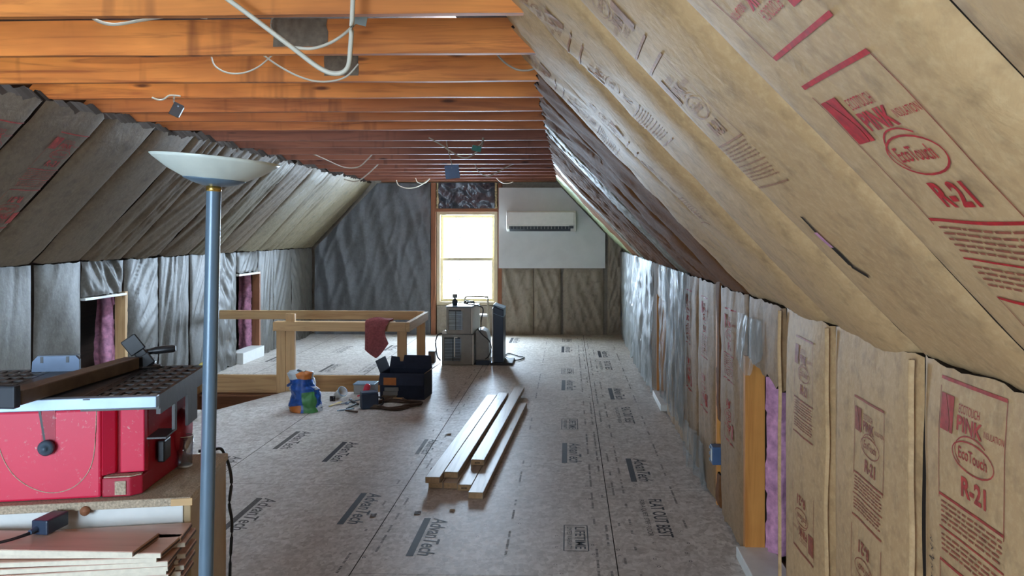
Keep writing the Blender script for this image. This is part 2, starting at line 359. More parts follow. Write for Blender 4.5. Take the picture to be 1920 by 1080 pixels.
# the same run of stamps repeats toward the gable
for px, py, k in [(1068, 795, 'l'), (1155, 738, 'b'), (1168, 778, 'f'), (1065, 722, 'b'), (1064, 696, 'l'), (1133, 685, 'f'), (1131, 664, 'b'), (1062, 655, 'b'), (1063, 638, 'l'), (965, 638, 'b')]:
    p = fl(px, py); {'l': lifetime, 'b': brand, 'f': flat_best}[k](p.x, p.y, 1.05, 2)
for px, py, k in [(520, 672, 'b'), (640, 655, 'f'), (735, 652, 'b'), (620, 690, 'b'), (690, 690, 'f')]:
    p = fl(px, py); {'b': brand, 'f': flat_best}[k](p.x, p.y, 1, 3)
rr = random.Random(3)
for x in (.14, .20, .27, .33, .62, -.3, -1.05, -.93):
    y = 2.6 + rr.random()*.4
    while y < 11.6:
        L = .03+rr.random()*.12
        if rr.random() < .72:
            for q in range(int(L/.016)):
                fill_on(f, fz, x-.006, x+.006, y+q*.016, y+q*.016+.009, 3, 1)
        y += L+.02+(rr.random()*.35 if rr.random() < .3 else 0)
for i in range(60):
    y = 2.9+rr.random()*2.4; x = rr.choice((-.98, -.45, -.25, -.05, .12, .25, .42, .58))+rr.gauss(0, .01)
    rad = .007; line_on(f, fz, [(x+rad*math.cos(a*.9), y+rad*1.4*math.sin(a*.9)) for a in range(8 if rr.random() < .5 else 5)], .003, 2, 9)
flo = struct(f.build('floor', [M['osb'], M['seam'], M['ink'], M['ink_faint']]))
# stairwell lined with panelling
s = MB(); H = HOLE
for (ax, ay), (bx_, by) in zip(H, H[1:]+H[:1]):
    d = Vector((bx_-ax, by-ay, 0)).normalized(); nrm = Vector((d.y, -d.x, 0))
    s.prism([(ax, ay, -.2), (bx_, by, -.2), (bx_, by, -2.6), (ax, ay, -2.6)], nrm*.03)
    s.prism([(ax, ay, -.02), (bx_, by, -.02), (bx_, by, -.2), (ax, ay, -.2)], nrm*.012, 1)
s.box(-4.2, -1.4, 6.7, 8.8, -2.64, -2.6)
struct(s.build('trim_1', [M['shaft'], M['pine_x']]))
tag(bx('header_board', M['pine_x'], (-4.0, -1.6, 8.572, 8.606, -.187, -.004)), 'pale pine header board facing the stairwell at its far edge', 'board')
tag(bx('stair_nosing', M['shaft'], (-4.0, -1.6, 8.55, 8.606, -.235, -.215)), 'thin brown moulding under the pine header in the stairwell', 'moulding')
# sloping roof shell down to the eaves, behind the insulation
def slopeshell(name, xa, za, xb, zb):
    b = MB(); b.prism([(xa, YF, za), (xb, YF, zb), (xb, 12.3, zb), (xa, 12.3, za)], Vector(((zb-za), 0, -(xb-xa))).normalized()*(-.03 if xb > xa else .03))
    return struct(b.build(name, M['roof']))
slopeshell('wall_right_slope', -1.25, 3.95, 2.5, 0.0)
slopeshell('wall_left_slope', -1.25, 4.32, -5.5, -.18)
# gable behind the photographer with its window
def holed(mb, x0, x1, z0, z1, y0, y1, holes, mi=0):
    xs = x0
    for a, b, c, d in holes:
        mb.box(xs, a, y0, y1, z0, z1, mi); mb.box(a, b, y0, y1, z0, c, mi); mb.box(a, b, y0, y1, d, z1, mi); xs = b
    mb.box(xs, x1, y0, y1, z0, z1, mi)
b = MB(); holed(b, -5.6, 2.5, -.1, 4.3, YF-.12, YF, FWIN); struct(b.build('wall_front', M['beige']))
for i, (x0, x1, z0, z1) in enumerate(FWIN):
    b = MB()
    for q in ((x0, x0+.06, z0, z1), (x1-.06, x1, z0, z1), (x0+.06, x1-.06, z0, z0+.06), (x0+.06, x1-.06, z1-.06, z1), ((x0+x1)/2-.03, (x0+x1)/2+.03, z0+.06, z1-.06)):
        b.box(q[0], q[1], YF-.11, YF-.03, q[2], q[3])
    o = struct(b.build('window_2', M['vinyl'])); bx('pane', M['glass'], (x0+.06, x1-.06, YF-.075, YF-.07, z0+.06, z1-.06), o)
# back gable
WX0, WX1 = aty(819, 485, YB).x, aty(933, 485, YB).x; WZ1, WZ0 = aty(876, 397, YB).z, aty(876, 572, YB).z
b = MB(); holed(b, -5.6, 2.5, -.1, 4.3, YB+.06, YB+.2, [(WX0, WX1, WZ0, WZ1)]); struct(b.build('wall_back', M['gable_kraft']))
# ceiling joists
JY = [2.78, 3.40, 4.02, 4.50, 5.02, 5.44, 5.92, 6.62, 7.18, 7.80, 8.36, 8.93, 9.50, 10.05, 10.62, 11.2, 11.78]
for i, y in enumerate(JY):
    b = MB(); xa, xb = -3.28, .0+.1; zb = 2.31
    def jp(u, side, top, i=i, y=y):
        x = xa+(xb-xa)*u; n = noise.noise(Vector((x*1.3, i*3.7, 1)))*.006
        return Vector((x, y+side*.019+n, zb+top*.15+noise.noise(Vector((x*2, i*5.1, 3)))*.003-.006*u+.004))
    n = 26; vs = []
    for k in range(n+1): vs += [jp(k/n, -1, 0), jp(k/n, 1, 0), jp(k/n, 1, 1), jp(k/n, -1, 1)]
    b.add(vs, [(4*k+q, 4*k+4+q, 4*k+4+(q+1) % 4, 4*k+(q+1) % 4) for k in range(n) for q in range(4)]+[(0, 1, 2, 3), (4*n+3, 4*n+2, 4*n+1, 4*n)])
    def smear(px0, px1, py0, py1):
        a, c = aty(px0, py1, y-.0215), aty(px1, py0, y-.0215)
        b.grid(lambda u, v: Vector((a.x+(c.x-a.x)*u+.012*noise.noise(Vector((v*5, i, 2))), y-.0215-.004*math.sin(math.pi*u)*math.sin(math.pi*v)+noise.noise(Vector(((a.x+(c.x-a.x)*u)*1.3, i*3.7, 1)))*.006, a.z+(c.z-a.z)*v)), 8, 4, 1)
    if i == 1: smear(512, 614, 34, 88)
    if i == 2: smear(608, 672, 104, 142)
    o = b.build('ceiling_joist', [M['joist'] if i < 4 else M['joist_dimmed'] if i < 7 else M['joist_shaded'], M['greyplaster']])  # farther joists get darker copies to imitate fading light
    where = ['nearest ceiling joist, cropped by the top of the picture', 'second ceiling joist from the camera, with a grey plaster smear behind the white cable',
             'third ceiling joist from the camera, with a small grey smear'][i] if i < 3 else ('ceiling joist closest to the back gable wall' if i == len(JY)-1 else f'bare ceiling joist, {ORD[i]} one back from the camera')
    tag(o, 'orange-brown '+where, 'ceiling joist', 'bare ceiling joists')
# ------------------------------------------------------------------ insulation batts
def ridge(p): return (1-abs(noise.noise(p))*2.2)
class Surf:
    """a wall or roof plane: a runs along the room (Y), b runs down from the top; side +1 right wall, -1 left wall"""
    def __init__(s, A, B, side): s.A, s.B = Vector((A[0], 0, A[1])), Vector((B[0], 0, B[1])); s.L = (s.B-s.A).length; s.d = (s.B-s.A)/s.L; s.n = Vector((-s.d.z*-1, 0, -s.d.x)) ; s.side = side
    def nrm(s):
        n = Vector((s.d.z, 0, -s.d.x)); mid = (s.A+s.B)/2; c = Vector((-1.5, 0, 1.2))
        return n if n.dot(c-mid) > 0 else -n
RS = Surf((-.15, 2.31), (.86, 1.25), 1); RK = Surf((.845, 1.27), (.845, .0), 1)
LS = Surf((-2.98, 2.27), (-3.87, 1.33), -1); LK = Surf((-3.865, 1.34), (-3.865, 0), -1)
for q in (RS, RK, LS, LK): q.n = q.nrm()
def batt_fn(S, y0, y1, t0, t1, seed, pil, wr, wdir, wamp, free=False):
    yc = (y0+y1)/2; hw = (y1-y0)/2
    def fn(y, t, off=0):
        u = max(-1, min(1, (y-yc)/hw)); e = 1-abs(u)**3.0
        k = math.sqrt(max(0, 1-u**4))
        v = (t-t0)/(t1-t0); ev = min(1, 6*max(0, min(v, 1-v))+.35)
        P = Vector((y*wdir[0]+t*wdir[1], y*wdir[2]+t*wdir[3], seed*7.3))
        w_ = ridge(P)*.6+ridge(P*2.3+Vector((3, 1, 0)))*.4
        sag = noise.noise(Vector((y*2.2, t*1.6, seed*3.1)))
        d = -.014+pil*k*(.45+.55*ev)+wamp*(w_-.45)*(.35+.65*e)+wr*sag*e
        return S.A+S.d*t+Vector((0, y, 0))+S.n*(d+off)
    return fn
def rag(seed, x, amp): return amp*(noise.noise(Vector((x*9, seed*2.7, 0)))+.6*noise.noise(Vector((x*31, seed*1.3, 5))))
def batt(name, S, y0, y1, t0, t1, seed, mat, label, cat, group, pil=.03, wr=.012, wdir=(6, 3, 3, 1.5), wamp=.006, gap=.005, nu=18, nv=36, ragtop=.02, ragbot=.008, depth=.09, prints=None, pm='red_print_soft', sl0=0, fm='red_print_faded'):
    y0 += gap; y1 -= gap
    fn = batt_fn(S, y0, y1, t0, t1, seed, pil, wr, wdir, wamp)
    b = MB()
    wob = lambda u, t: .010*noise.noise(Vector((t*2.3, seed*1.9, 9 if u < .5 else 4)))*(abs(u-.5)*2)**4
    def g(u, v):
        y = y0+(y1-y0)*u
        ta = t0+rag(seed, y, ragtop); tb = t1+rag(seed+.5, y, ragbot)+sl0*u
        t = ta+(tb-ta)*v
        return fn(y+wob(u, t), t)
    b.grid(g, nu, nv)
    # edges of the batt turn back toward the framing
    back = -S.n*depth
    rim = [g(i/nu, 0) for i in range(nu+1)]+[g(1, j/nv) for j in range(1, nv+1)]+[g(1-i/nu, 1) for i in range(1, nu+1)]+[g(0, 1-j/nv) for j in range(1, nv)]
    n = len(rim); b.add(rim+[q+back for q in rim], [(i, n+i, n+(i+1) % n, (i+1) % n) for i in range(n)], 1)
    b.add([q+back for q in rim], [tuple(range(n))], 1)
    if prints: prints(b, lambda y, t: fn(y, t, .0028))
    o = b.build(name, [mat, M['seam'], M[pm], M[fm], M['pen']])
    return tag(o, label, cat, group)
# printing on the facing: block runs down the batt, right-reading from inside the room
def block(b, fn, S, yc, tc, flip=1, s=1.0, mi=2, mf=3, full=True):
    """tc: coordinate of the top rule of the printed panel; flip -1 turns it upside down"""
    sd = -S.side                                   # reading direction: right wall reads toward the camera
    loc = lambda a, c: (yc+sd*a*flip, tc+c*flip)   # a to the reader's right, c downward
    T = lambda txt, a, c, w_, h, bold=0, m=mi: text_on(b, (lambda p, q: fn(*loc(p, -q))), txt, (a, -c), w_*s, h*s, 0, m, bold)
    Ln = lambda pts, wd, m=mf: line_on(b, fn, [loc(p, q) for p, q in pts], wd*s, m)
    W = .14*s
    Ln([(-W, 0), (W, 0)], .008, mi)
    # red square with a pale swoosh
    a0, c0 = -W+.005*s, .035*s
    sw = lambda v: .030+.016*math.sin(v*2.6-.5)
    b.grid(lambda u, v: fn(*loc(a0+s*sw(v)*u, c0+.085*s*v)), 3, 8, mi, False)
    b.grid(lambda u, v: fn(*loc(a0+s*(sw(v)+.003+(.060-sw(v))*u), c0+.085*s*v)), 3, 8, mi, False)
    T('ECOTOUCH', -.005*s, .055*s, .09, .020); T('PINK', 0, .088*s, .11, .034, .03); T('INSULATION', .098*s, .088*s, .075, .014)
    # oval badge
    Ln([(.015*s+.088*s*math.cos(k*math.pi/12), .155*s+.034*s*math.sin(k*math.pi/12)) for k in range(25)], .0035, mi)
    Ln([(.015*s+.075*s*math.cos(k*math.pi/12), .148*s+.040*s*math.sin(k*math.pi/12)) for k in range(9, 22)], .003, mi)
    T('EcoTouch', .015*s, .152*s, .12, .026, .01)
    T('R-21', .02*s, .225*s, .105, .045, .035)
    Ln([(-W, .02*s), (-W, .285*s)], .003); Ln([(W, 0), (W, .285*s)], .003)
    if full:
        Ln([(-W, .275*s), (W, .275*s)], .006, mi)
        for r in range(9):
            c = .29*s+r*.0115*s+(.02*s if r > 4 else 0); x = -W+.01*s
            while x < W-.02*s:
                L = (.012+rr.random()*.03)*s; Ln([(x, c), (min(x+L, W-.008*s), c)], .0042, mf); x += L+.006*s
        Ln([(-W, .352*s), (W, .352*s)], .004, mi); Ln([(-W, .43*s), (W, .43*s)], .006, mi)
def panel(yc, t, s=1.0, up=True, mi=2, mf=3):
    def go(S):
        def pr(b, fn):
            block(b, fn, S, yc, t, 1, s, mi, mf)
            if up: block(b, fn, S, yc, t+.43*s+.285*s, -1, s, mi, mf, False)
        return pr
    return go
# --- right slope
rsY = [-.42, .18, .80, 1.385, 1.99, 2.62, 3.25, 3.86, 4.47, 5.08, 5.69, 6.30, 6.91, 7.52, 8.13, 8.74, 9.35, 9.96, 10.57, 11.18, 12.02]
for i, (a, c) in enumerate(zip(rsY[:-1], rsY[1:])):
    near = a < 3; far = a > 5.5
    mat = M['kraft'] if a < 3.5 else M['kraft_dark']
    if i == len(rsY)-2: mat = M['film_green']
    elif i == len(rsY)-3: mat = M['film_green']
    elif far and i % 5 == 0: mat = M['film_cream']
    def pr(b, fn, a=a, c=c, i=i):
        yc = (a+c)/2; t = .735
        if i == 2:
            yc = 1.09; block(b, fn, RS, yc, .742, 1, 1.0); block(b, fn, RS, yc, .680, -1, 1.0); 
            block(b, fn, RS, yc, 1.455, -1, 1.0, 2, 3, False)
        elif i > 2 and i < 7:
            q = [.52, .30, .62, .18, .45, .7][i-3]
            block(b, fn, RS, yc+.08, q, 1, .85, 3, 3); block(b, fn, RS, yc+.08, q-.05, -1, .85, 3, 3, False)
        elif i < 2: block(b, fn, RS, yc, .5, 1, 1)
    lab = {2: 'tan kraft-faced batt on the right slope with the large red R-21 print', 3: 'tan kraft-faced batt on the right slope with a long dark tear near its foot',
           len(rsY)-2: 'pale green film-faced batt on the right slope against the back gable'}.get(i, f'brown kraft-faced batt on the right slope, {ORD[len(rsY)-2-i]} bay from the back gable')
    topx = -.12 if 2.5 < a < 3.5 else -.02
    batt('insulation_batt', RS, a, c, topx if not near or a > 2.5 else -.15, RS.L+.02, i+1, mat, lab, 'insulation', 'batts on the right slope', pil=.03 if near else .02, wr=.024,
         wdir=(3.5, 5, 1.2, .6) if not far else (13, 2.5+1.5*math.sin(i*2.1), 2.5, .7), wamp=.003 if i < 4 else (.014 if i < 8 else .030), gap=.004 if near else .006, nu=22 if near else 26, nv=44, ragtop=.035,
         prints=pr, pm='red_print' if i < 3 else 'red_print_soft', fm='red_print_faded' if i < 3 else 'print_ghost')
# torn slit with insulation showing
b = MB(); SL = batt_fn(RS, rsY[3]+.004, rsY[4]-.004, -.15, RS.L+.02, 4,   .03, .024, (3.5, 5, 1.2, .6), .003)
def rs_at(px, py, off=.03):
    p = pl(px, py, RS.n, RS.n.dot(RS.A)+off); return (p.y, (p-RS.A).dot(RS.d))
pts = [rs_at(*q) for q in ((1497, 411), (1524, 441), (1553, 471), (1586, 508), (1617, 530))]
for k, wd in enumerate((.012, .022, .022, .016)):
    line_on(b, lambda p, q: SL(p, q, .004+.001*(k % 2)), [pts[k], pts[k+1]], wd, 1 if k == 1 else 0, .02)
tag(b.build('paper_tear', [M['seam'], M['pink']]), 'dark slit torn in the tan paper of the right slope above the knee wall', 'tear')
# --- right knee wall
rk = [(.2, .76, 0), (.76, 1.35, 0), (1.35, 1.955, 0), (1.955, 2.593, 0), (2.593, 3.17, 0), (3.17, 3.83, 1), (3.83, 4.5, 0), (4.62, 5.24, 0), (5.24, 5.86, 0), (5.86, 6.42, 0), (6.42, 6.95, 0), (6.95, 7.6, 2), (7.6, 8.2, 0), (8.2, 8.8, 0), (8.8, 9.4, 0), (9.4, 10.0, 0), (10.0, 10.6, 0), (10.6, 11.2, 0), (11.2, 12.0, 0)]
for i, (a, c, hole) in enumerate(rk):
    def pr(b, fn, a=a, c=c, i=i):
        yc = (a+c)/2
        if i == 2:
            block(b, fn, RK, 1.70, .045, 1, .95, 2, 3); block(b, fn, RK, 1.70, .045+.68, -1, .95, 2, 3, False)
            for k in range(11):                              # small pen scribbles running down the edge of the paper
                t_ = .42+k*.022+(.03 if k > 5 else 0); w1, w2 = .008*math.sin(k*2.3), .008*math.cos(k*1.7)
                line_on(b, fn, [(1.885+w1, t_), (1.873+w2, t_+.006), (1.889-w1, t_+.010), (1.874, t_+.014)], .0022, 4)
        elif i == 3: block(b, fn, RK, 2.27, .20, 1, .8, 3, 3); block(b, fn, RK, 2.27, .80, -1, .8, 3, 3, False)
        elif i == 4: block(b, fn, RK, 2.86, .10, 1, .8, 3, 3); block(b, fn, RK, 2.86, .86, -1, .8, 3, 3, False)
        elif i in (6, 7, 8): block(b, fn, RK, yc, .12, 1, .85, 2, 3); block(b, fn, RK, yc, .80, -1, .85, 2, 3, False)
        elif i < 2: block(b, fn, RK, yc, .1, 1, .95, 3, 3)
    t1 = {0: 1.26, 1: .345, 2: .33}[hole]
    lab = {1: 'brown paper flap above the near access opening in the right knee wall', 2: 'brown paper flap above the far access opening in the right knee wall'}.get(hole) or \
          {2: 'kraft-faced batt with a faded R-21 oval print, right knee wall, nearest full bay'}.get(i, f'brown kraft-faced batt on the right knee wall, {ORD[len(rk)-1-i]} bay from the back gable')
    batt('insulation_batt', RK, a, c, .02, t1, 40+i, M['kraft'] if i < 5 else M['kraft_mid'], lab, 'insulation', 'batts on the right knee wall', pil=.022, wr=.014,
         wdir=(5, 1.5, 1, .6) if i < 5 else (11, 2, 3, .8), wamp=.004 if i < 5 else .014, gap=.004 if i < 5 else .006, nu=18, nv=34 if not hole else 14, ragtop=.012, ragbot=.015 if not hole else .03, prints=None if hole else pr, sl0=-.03 if hole else 0)
# folded stapling flanges standing proud along the near seams
for k, (y, z0, z1) in enumerate(((1.955, .02, 1.24), (2.593, .02, 1.24), (3.165, .02, 1.24))):
    b = MB()
    pr2 = lambda u, v, r: Vector((.838-r*math.sin(math.pi*u)+.006*noise.noise(Vector((v*5, k, 1))), y+.010+.020*u+.012*noise.noise(Vector((v*3, k, 7))), z0+(z1-z0)*v))
    b.grid(lambda u, v: pr2(u, v, .011), 6, 40); b.grid(lambda u, v: pr2(1-u, v, .004), 6, 40)
    tag(b.build('paper_flange', M['kraft']), f'narrow folded paper flange on the right knee wall, {ORD[k]} seam from the camera', 'paper strip', 'paper flanges on the right knee wall')
# --- left slope and knee
lsY = [2.6, 3.2, 3.82, 4.44, 5.06, 5.66, 6.24, 6.83, 7.44, 8.05, 8.62, 9.23, 9.86, 10.42, 11.08, 12.02]
for i, (a, c) in enumerate(zip(lsY[:-1], lsY[1:])):
    mat = M['kraft_slope_grey'] if a < 7.3 else (M['film_cream'] if i % 2 or a > 9 else M['kraft_slope_grey'])
    def pr(b, fn, a=a, c=c, i=i):
        if i in (3, 2): block(b, fn, LS, c-.17, .14, 1, 1.1, 2, 3); block(b, fn, LS, c-.17, .14+.8, -1, 1.1, 2, 3, False)
    lab = {4-1: 'grey-brown kraft-faced batt on the left slope with red print down its edge', len(lsY)-2: 'cream film-faced batt on the left slope against the back gable'}.get(i, f'grey-brown faced batt on the left slope, {ORD[len(lsY)-2-i]} bay from the back gable')
    batt('insulation_batt', LS, a, c, -.03, LS.L+.01, 80+i, mat, lab, 'insulation', 'batts on the left slope', pil=.035, wr=.02, wdir=(4, 5, 1.2, 1) if a < 6.2 else (11, 3+2*math.sin(i*1.9), 2, .8), wamp=.007 if a < 6.2 else .032, gap=.006, ragtop=.04, prints=pr, nu=26, nv=36)
lk = [(3.2, 3.82, 0), (3.82, 4.44, 0), (4.44, 5.06, 0), (5.06, 5.655, 0), (5.67, 6.24, 0), (6.24, 6.85, 1), (6.85, 7.44, 0), (7.44, 8.05, 0), (8.07, 8.62, 0), (8.62, 9.23, 0), (9.23, 9.88, 1), (9.88, 10.42, 0), (10.42, 11.08, 0), (11.08, 12.0, 0)]
for i, (a, c, hole) in enumerate(lk):
    lab = f'crinkled grey film-faced batt on the left knee wall, {ORD[len(lk)-1-i]} bay from the back gable' if not hole else ('grey facing above the left knee wall opening nearest the saw' if i == 5 else 'grey facing above the left knee wall opening nearest the gable')
    wa = .005 if i < 5 else .034
    batt('insulation_batt', LK, a, c, .03, (.275 if i == 10 else .312) if hole else 1.335, 120+i, M['kraft_grey'], lab, 'insulation', 'batts on the left knee wall', pil=.02, wr=.03, wdir=[(6, 3, 2, 1.2), (7, -5, 2, 1.6), (5, 6, 3, 2), (8, 1.5, 2, 1)][i % 4], wamp=wa, gap=.008, ragtop=.012, ragbot=.02, nu=28, nv=38 if not hole else 14)
# --- framing and pink wool seen in the four access openings
def opening(side, y0, y1, z0, z1, mats, which):
    xf = XR if side > 0 else XL; o = side
    tag(bx('wall_stud', mats, (min(xf, xf+o*.092), max(xf, xf+o*.092), y1-.005, y1+.033, 0.04, z1+.03)), f'bare stud at the far jamb of the {which}', 'stud', 'jamb studs at the wall openings')
    b = MB()
    def wool(u, v):
        z = z0-.03+(z1-z0+.05)*v; x = xf+o*(.095+.16*u)
        d = .035*noise.noise(Vector((x*9, z*5, y0)))+.02*noise.noise(Vector((x*25, z*16, y0)))
        return Vector((x, y1-.03-.05*math.sin(math.pi*min(1, u*1.2+.1))-d, z))
    b.grid(wool, 14, 40)
    b.grid(lambda u, v: wool(u, v)+Vector((0, .05, 0)), 14, 40)
    tag(b.build('insulation_wool', M['pink']), f'lumpy pink fibreglass wool inside the {which}', 'insulation', 'pink wool in the wall openings')
    return b
opening(1, 3.18, 3.83, .07, .93, M['orange_z'], 'near right access opening')
opening(1, 6.95, 7.59, .07, .93, M['orange_z'], 'far right access opening')
opening(-1, 6.25, 6.855, .1, 1.0, M['pine_z'], 'left access opening nearest the saw')
opening(-1, 9.24, 9.89, .1, 1.03, M['stud_red'], 'left access opening nearest the gable')
tag(bx('opening_sill', M['white'], (.80, .97, 3.17, 3.84, .0, .055), bevel=.004), 'white sill of the near access opening in the right knee wall', 'sill')
tag(bx('opening_sill', M['white'], (.80, .97, 6.95, 7.6, .0, .055), bevel=.004), 'white sill of the far access opening in the right knee wall', 'sill')
tag(bx('opening_sill', M['white'], (-3.98, -3.80, 9.24, 9.89, .0, .13), bevel=.004), 'white sill of the left opening nearest the gable', 'sill')
tag(bx('opening_head', M['white'], (-3.95, -3.845, 6.25, 6.85, 1.0, 1.02), bevel=.003), 'thin white board over the left opening nearest the saw', 'board')
tag(bx('opening_head', M['white'], (-3.95, -3.845, 9.24, 9.88, 1.03, 1.055), bevel=.003), 'thin white board over the left opening nearest the gable', 'board')
tag(bx('wall_stud', M['orange_z'], (.845, .935, 4.575, 4.613, 0, 1.2)), 'bare orange stud above the blue electrical box on the right knee wall', 'stud')
# electrical box on that stud
p0, p1 = atx(1331, 858, .835), atx(1352, 826, .835)
t = thing('electrical_box', 'blue electrical box with a white sticker on a bare stud in the right knee wall', 'electrical box', (.835, 4.545, .30))
bx('box_body', M['box_blue'], (-.03, .03, -.055, .026, -.05, .05), t, .004); bx('sticker', M['paper'], (-.033, -.0305, -.045, -.012, -.03, .035), t)
b = MB()
for z in (-.035, 0, .035): b.box(-.036, -.03, .008, .02, z-.008, z+.008)
b.build('knockouts', M['steel'], t)
# --- clear film draped over the far right knee wall and scraps of it
def drape(name, S, y0, y1, t0, t1, seed, label, amp=.05, off=.04, nu=60, nv=40, mat='film', tear=.06):
    b = MB()
    def g(u, v):
        y = y0+(y1-y0)*u; tb = t1+tear*(noise.noise(Vector((y*4, seed, 0)))+.5*noise.noise(Vector((y*13, seed, 3)))); t = t0+(tb-t0)*v
        r = ridge(Vector((y*7+t*.8, t*.9, seed)))*.55+ridge(Vector((y*15-t*1.6, t*1.3, seed+4)))*.45
        return S.A+S.d*t+Vector((0, y, 0))+S.n*(off+amp*(r-.1)+.05*v*noise.noise(Vector((y*2, seed, 8))))
    b.grid(g, nu, nv)
    return tag(b.build(name, M[mat]), label, 'plastic sheet', 'clear film on the right knee wall')
drape('plastic_sheet', RK, 7.62, 11.9, .0, 1.24, 3, 'crinkled translucent film hanging over the right knee wall beyond the far opening', .06, .03, 130, 46, 'film_dense')
drape('plastic_sheet', RK, 5.5, 6.93, .0, 1.1, 5, 'crinkled translucent film on the right knee wall on the near side of the far opening', .05, .03, 70, 46)
drape('plastic_sheet', RK, 3.45, 3.82, .10, .30, 8, 'small torn scrap of clear film above the near access opening', .03, .02, 22, 22, tear=.16)
drape('plastic_sheet', RK, 4.75, 5.45, .98, 1.24, 9, 'torn clear film bunched at the floor beside the blue electrical box', .05, .025, 26, 22, tear=.08)
for k, (t0, t1, lb_) in enumerate(((.0, .78, 'brown paper strip over the stud above the blue electrical box'), (1.08, 1.26, 'brown paper strip under the blue electrical box'))):
    batt('insulation_batt', RK, 4.48, 4.64, t0, t1, 300+k, M['kraft_dark'], lb_, 'insulation', 'paper strips at the electrical box', pil=.015, wr=.01, nu=8, nv=20, gap=0, depth=.012)
# --- back gable coverings
def gsheet(name, px0, px1, py0, py1, mat, label, cat, y=YB, amp=.03, seed=1, nu=50, nv=40, d=(7, 3, 2.5, .9), group=None, thick=.05, rag_=0, edge=False, gable=False):
    a, c = aty(px0, py1, y), aty(px1, py0, y); b = MB()
    def g(u, v):
        z = a.z+(c.z-a.z)*v; xl = a.x if not gable else -3.84+max(0, z-1.3)*.97; x = xl+(c.x-xl)*u
        if rag_: z += rag_*noise.noise(Vector((x*9, seed, 2)))*(1 if v > .5 else -1)*abs(v-.5)*2
        r = ridge(Vector((x*d[0]+z*d[1], z*d[3], seed)))*.6+ridge(Vector((x*d[0]*2-z*d[1]*2, z*d[2], seed+5)))*.4
        k = min(1, 8*min(u, 1-u, v, 1-v)+.2) if edge else 1
        return Vector((x, y-.01-amp*max(0, r+.2)*k, z))
    b.grid(lambda u, v: g(1-u, v), nu, nv)
    rim = [g(i/nu, 0) for i in range(nu+1)]+[g(1, j/nv) for j in range(1, nv+1)]+[g(1-i/nu, 1) for i in range(1, nu+1)]+[g(0, 1-j/nv) for j in range(1, nv)]
    n = len(rim); b.add(rim+[Vector((q.x, y+thick, q.z)) for q in rim], [(i, n+i, n+(i+1) % n, (i+1) % n) for i in range(n)])
    return tag(b.build(name, mat), label, cat, group)
gsheet('plastic_sheet', 560, 808, 344, 629, M['back_film'], 'large wrinkled grey plastic sheet on the back gable left of the window', 'plastic sheet', amp=.035, seed=2, nu=90, nv=60, d=(3.4, .9, 1.5, .45), gable=True)
t = thing('plastic_pack', 'shiny dark plastic packed above the window between lines of foam', 'plastic sheet', (0, 0, 0))
o = gsheet('plastic_cover', 823, 928, 343, 391, M['black_film'], None, None, amp=.05, seed=9, nu=30, nv=18, d=(6, 4, 5, 4)); o.parent = t
for px in (821, 930):
    b = MB(); p, q = aty(px, 391, YB-.02), aty(px, 343, YB-.02)
    b.tube([p.lerp(q, k/12)+Vector((.008*noise.noise(Vector((k*1.7, px, 1))), 0, 0)) for k in range(13)], .026, 8, taper=lambda u: .8+.35*noise.noise(Vector((u*14, px, 3))))
    b.build('foam_bead', M['foam'], t)
pg = [(940, 1000), (1001, 1051), (1056, 1131), (1139, 1166)]
for i, (u0, u1) in enumerate(pg):
    gsheet('insulation_batt', u0, u1, 500 if i < 3 else 432, 629, M['gable_kraft'], ['grey-brown batt under the drywall panel beside the window', 'grey-brown batt under the drywall panel, second from the window', 'wide grey-brown batt under the right half of the drywall panel', 'narrow grey-brown batt right of the drywall panel in the gable corner'][i], 'insulation', group='batts on the back gable', amp=.05, seed=20+i, nu=24, nv=34, d=(7, 2.5, 2, .8), edge=True, rag_=.02)
def gbox(name, mat, px0, px1, py0, py1, y0, y1, label, cat, group=None, bevel=.002):
    a, c = aty(px0, py1, YB), aty(px1, py0, YB)
    return tag(bx(name, mat, (a.x, c.x, y0, y1, max(a.z, 0), c.z), bevel=bevel), label, cat, group)
gbox('wall_stud', M['stud_red'], 809, 818, 343, 628, YB-.045, YB+.05, 'red-brown stud standing left of the window', 'stud', 'studs beside the back window')
gbox('wall_stud', M['stud_red'], 934, 941, 343, 628, YB-.03, YB+.05, 'red-brown stud standing right of the window', 'stud', 'studs beside the back window')
gbox('window_header', M['stud_red_x'], 818, 934, 391, 397, YB-.04, YB+.05, 'brown header board over the window', 'board')
gbox('top_plate', M['stud_red_x'], 716, 1042, 336, 342, YB-.05, YB+.05, 'brown top plate along the top of the back gable', 'board')
b = MB(); P = [aty(x, y, YB-.06) for x, y in ((935, 352), (1053, 352), (1135, 438), (1135, 503), (935, 503))]
b.prism(P, (0, .013, 0)); tag(b.build('drywall_panel', M['dry']), 'plain white drywall panel right of the window behind the air conditioner', 'drywall')
gsheet('plastic_sheet', 820, 933, 573, 629, M['gable_kraft'], 'grey-brown facing below the window sill', 'insulation', amp=.03, seed=33, nu=24, nv=12)
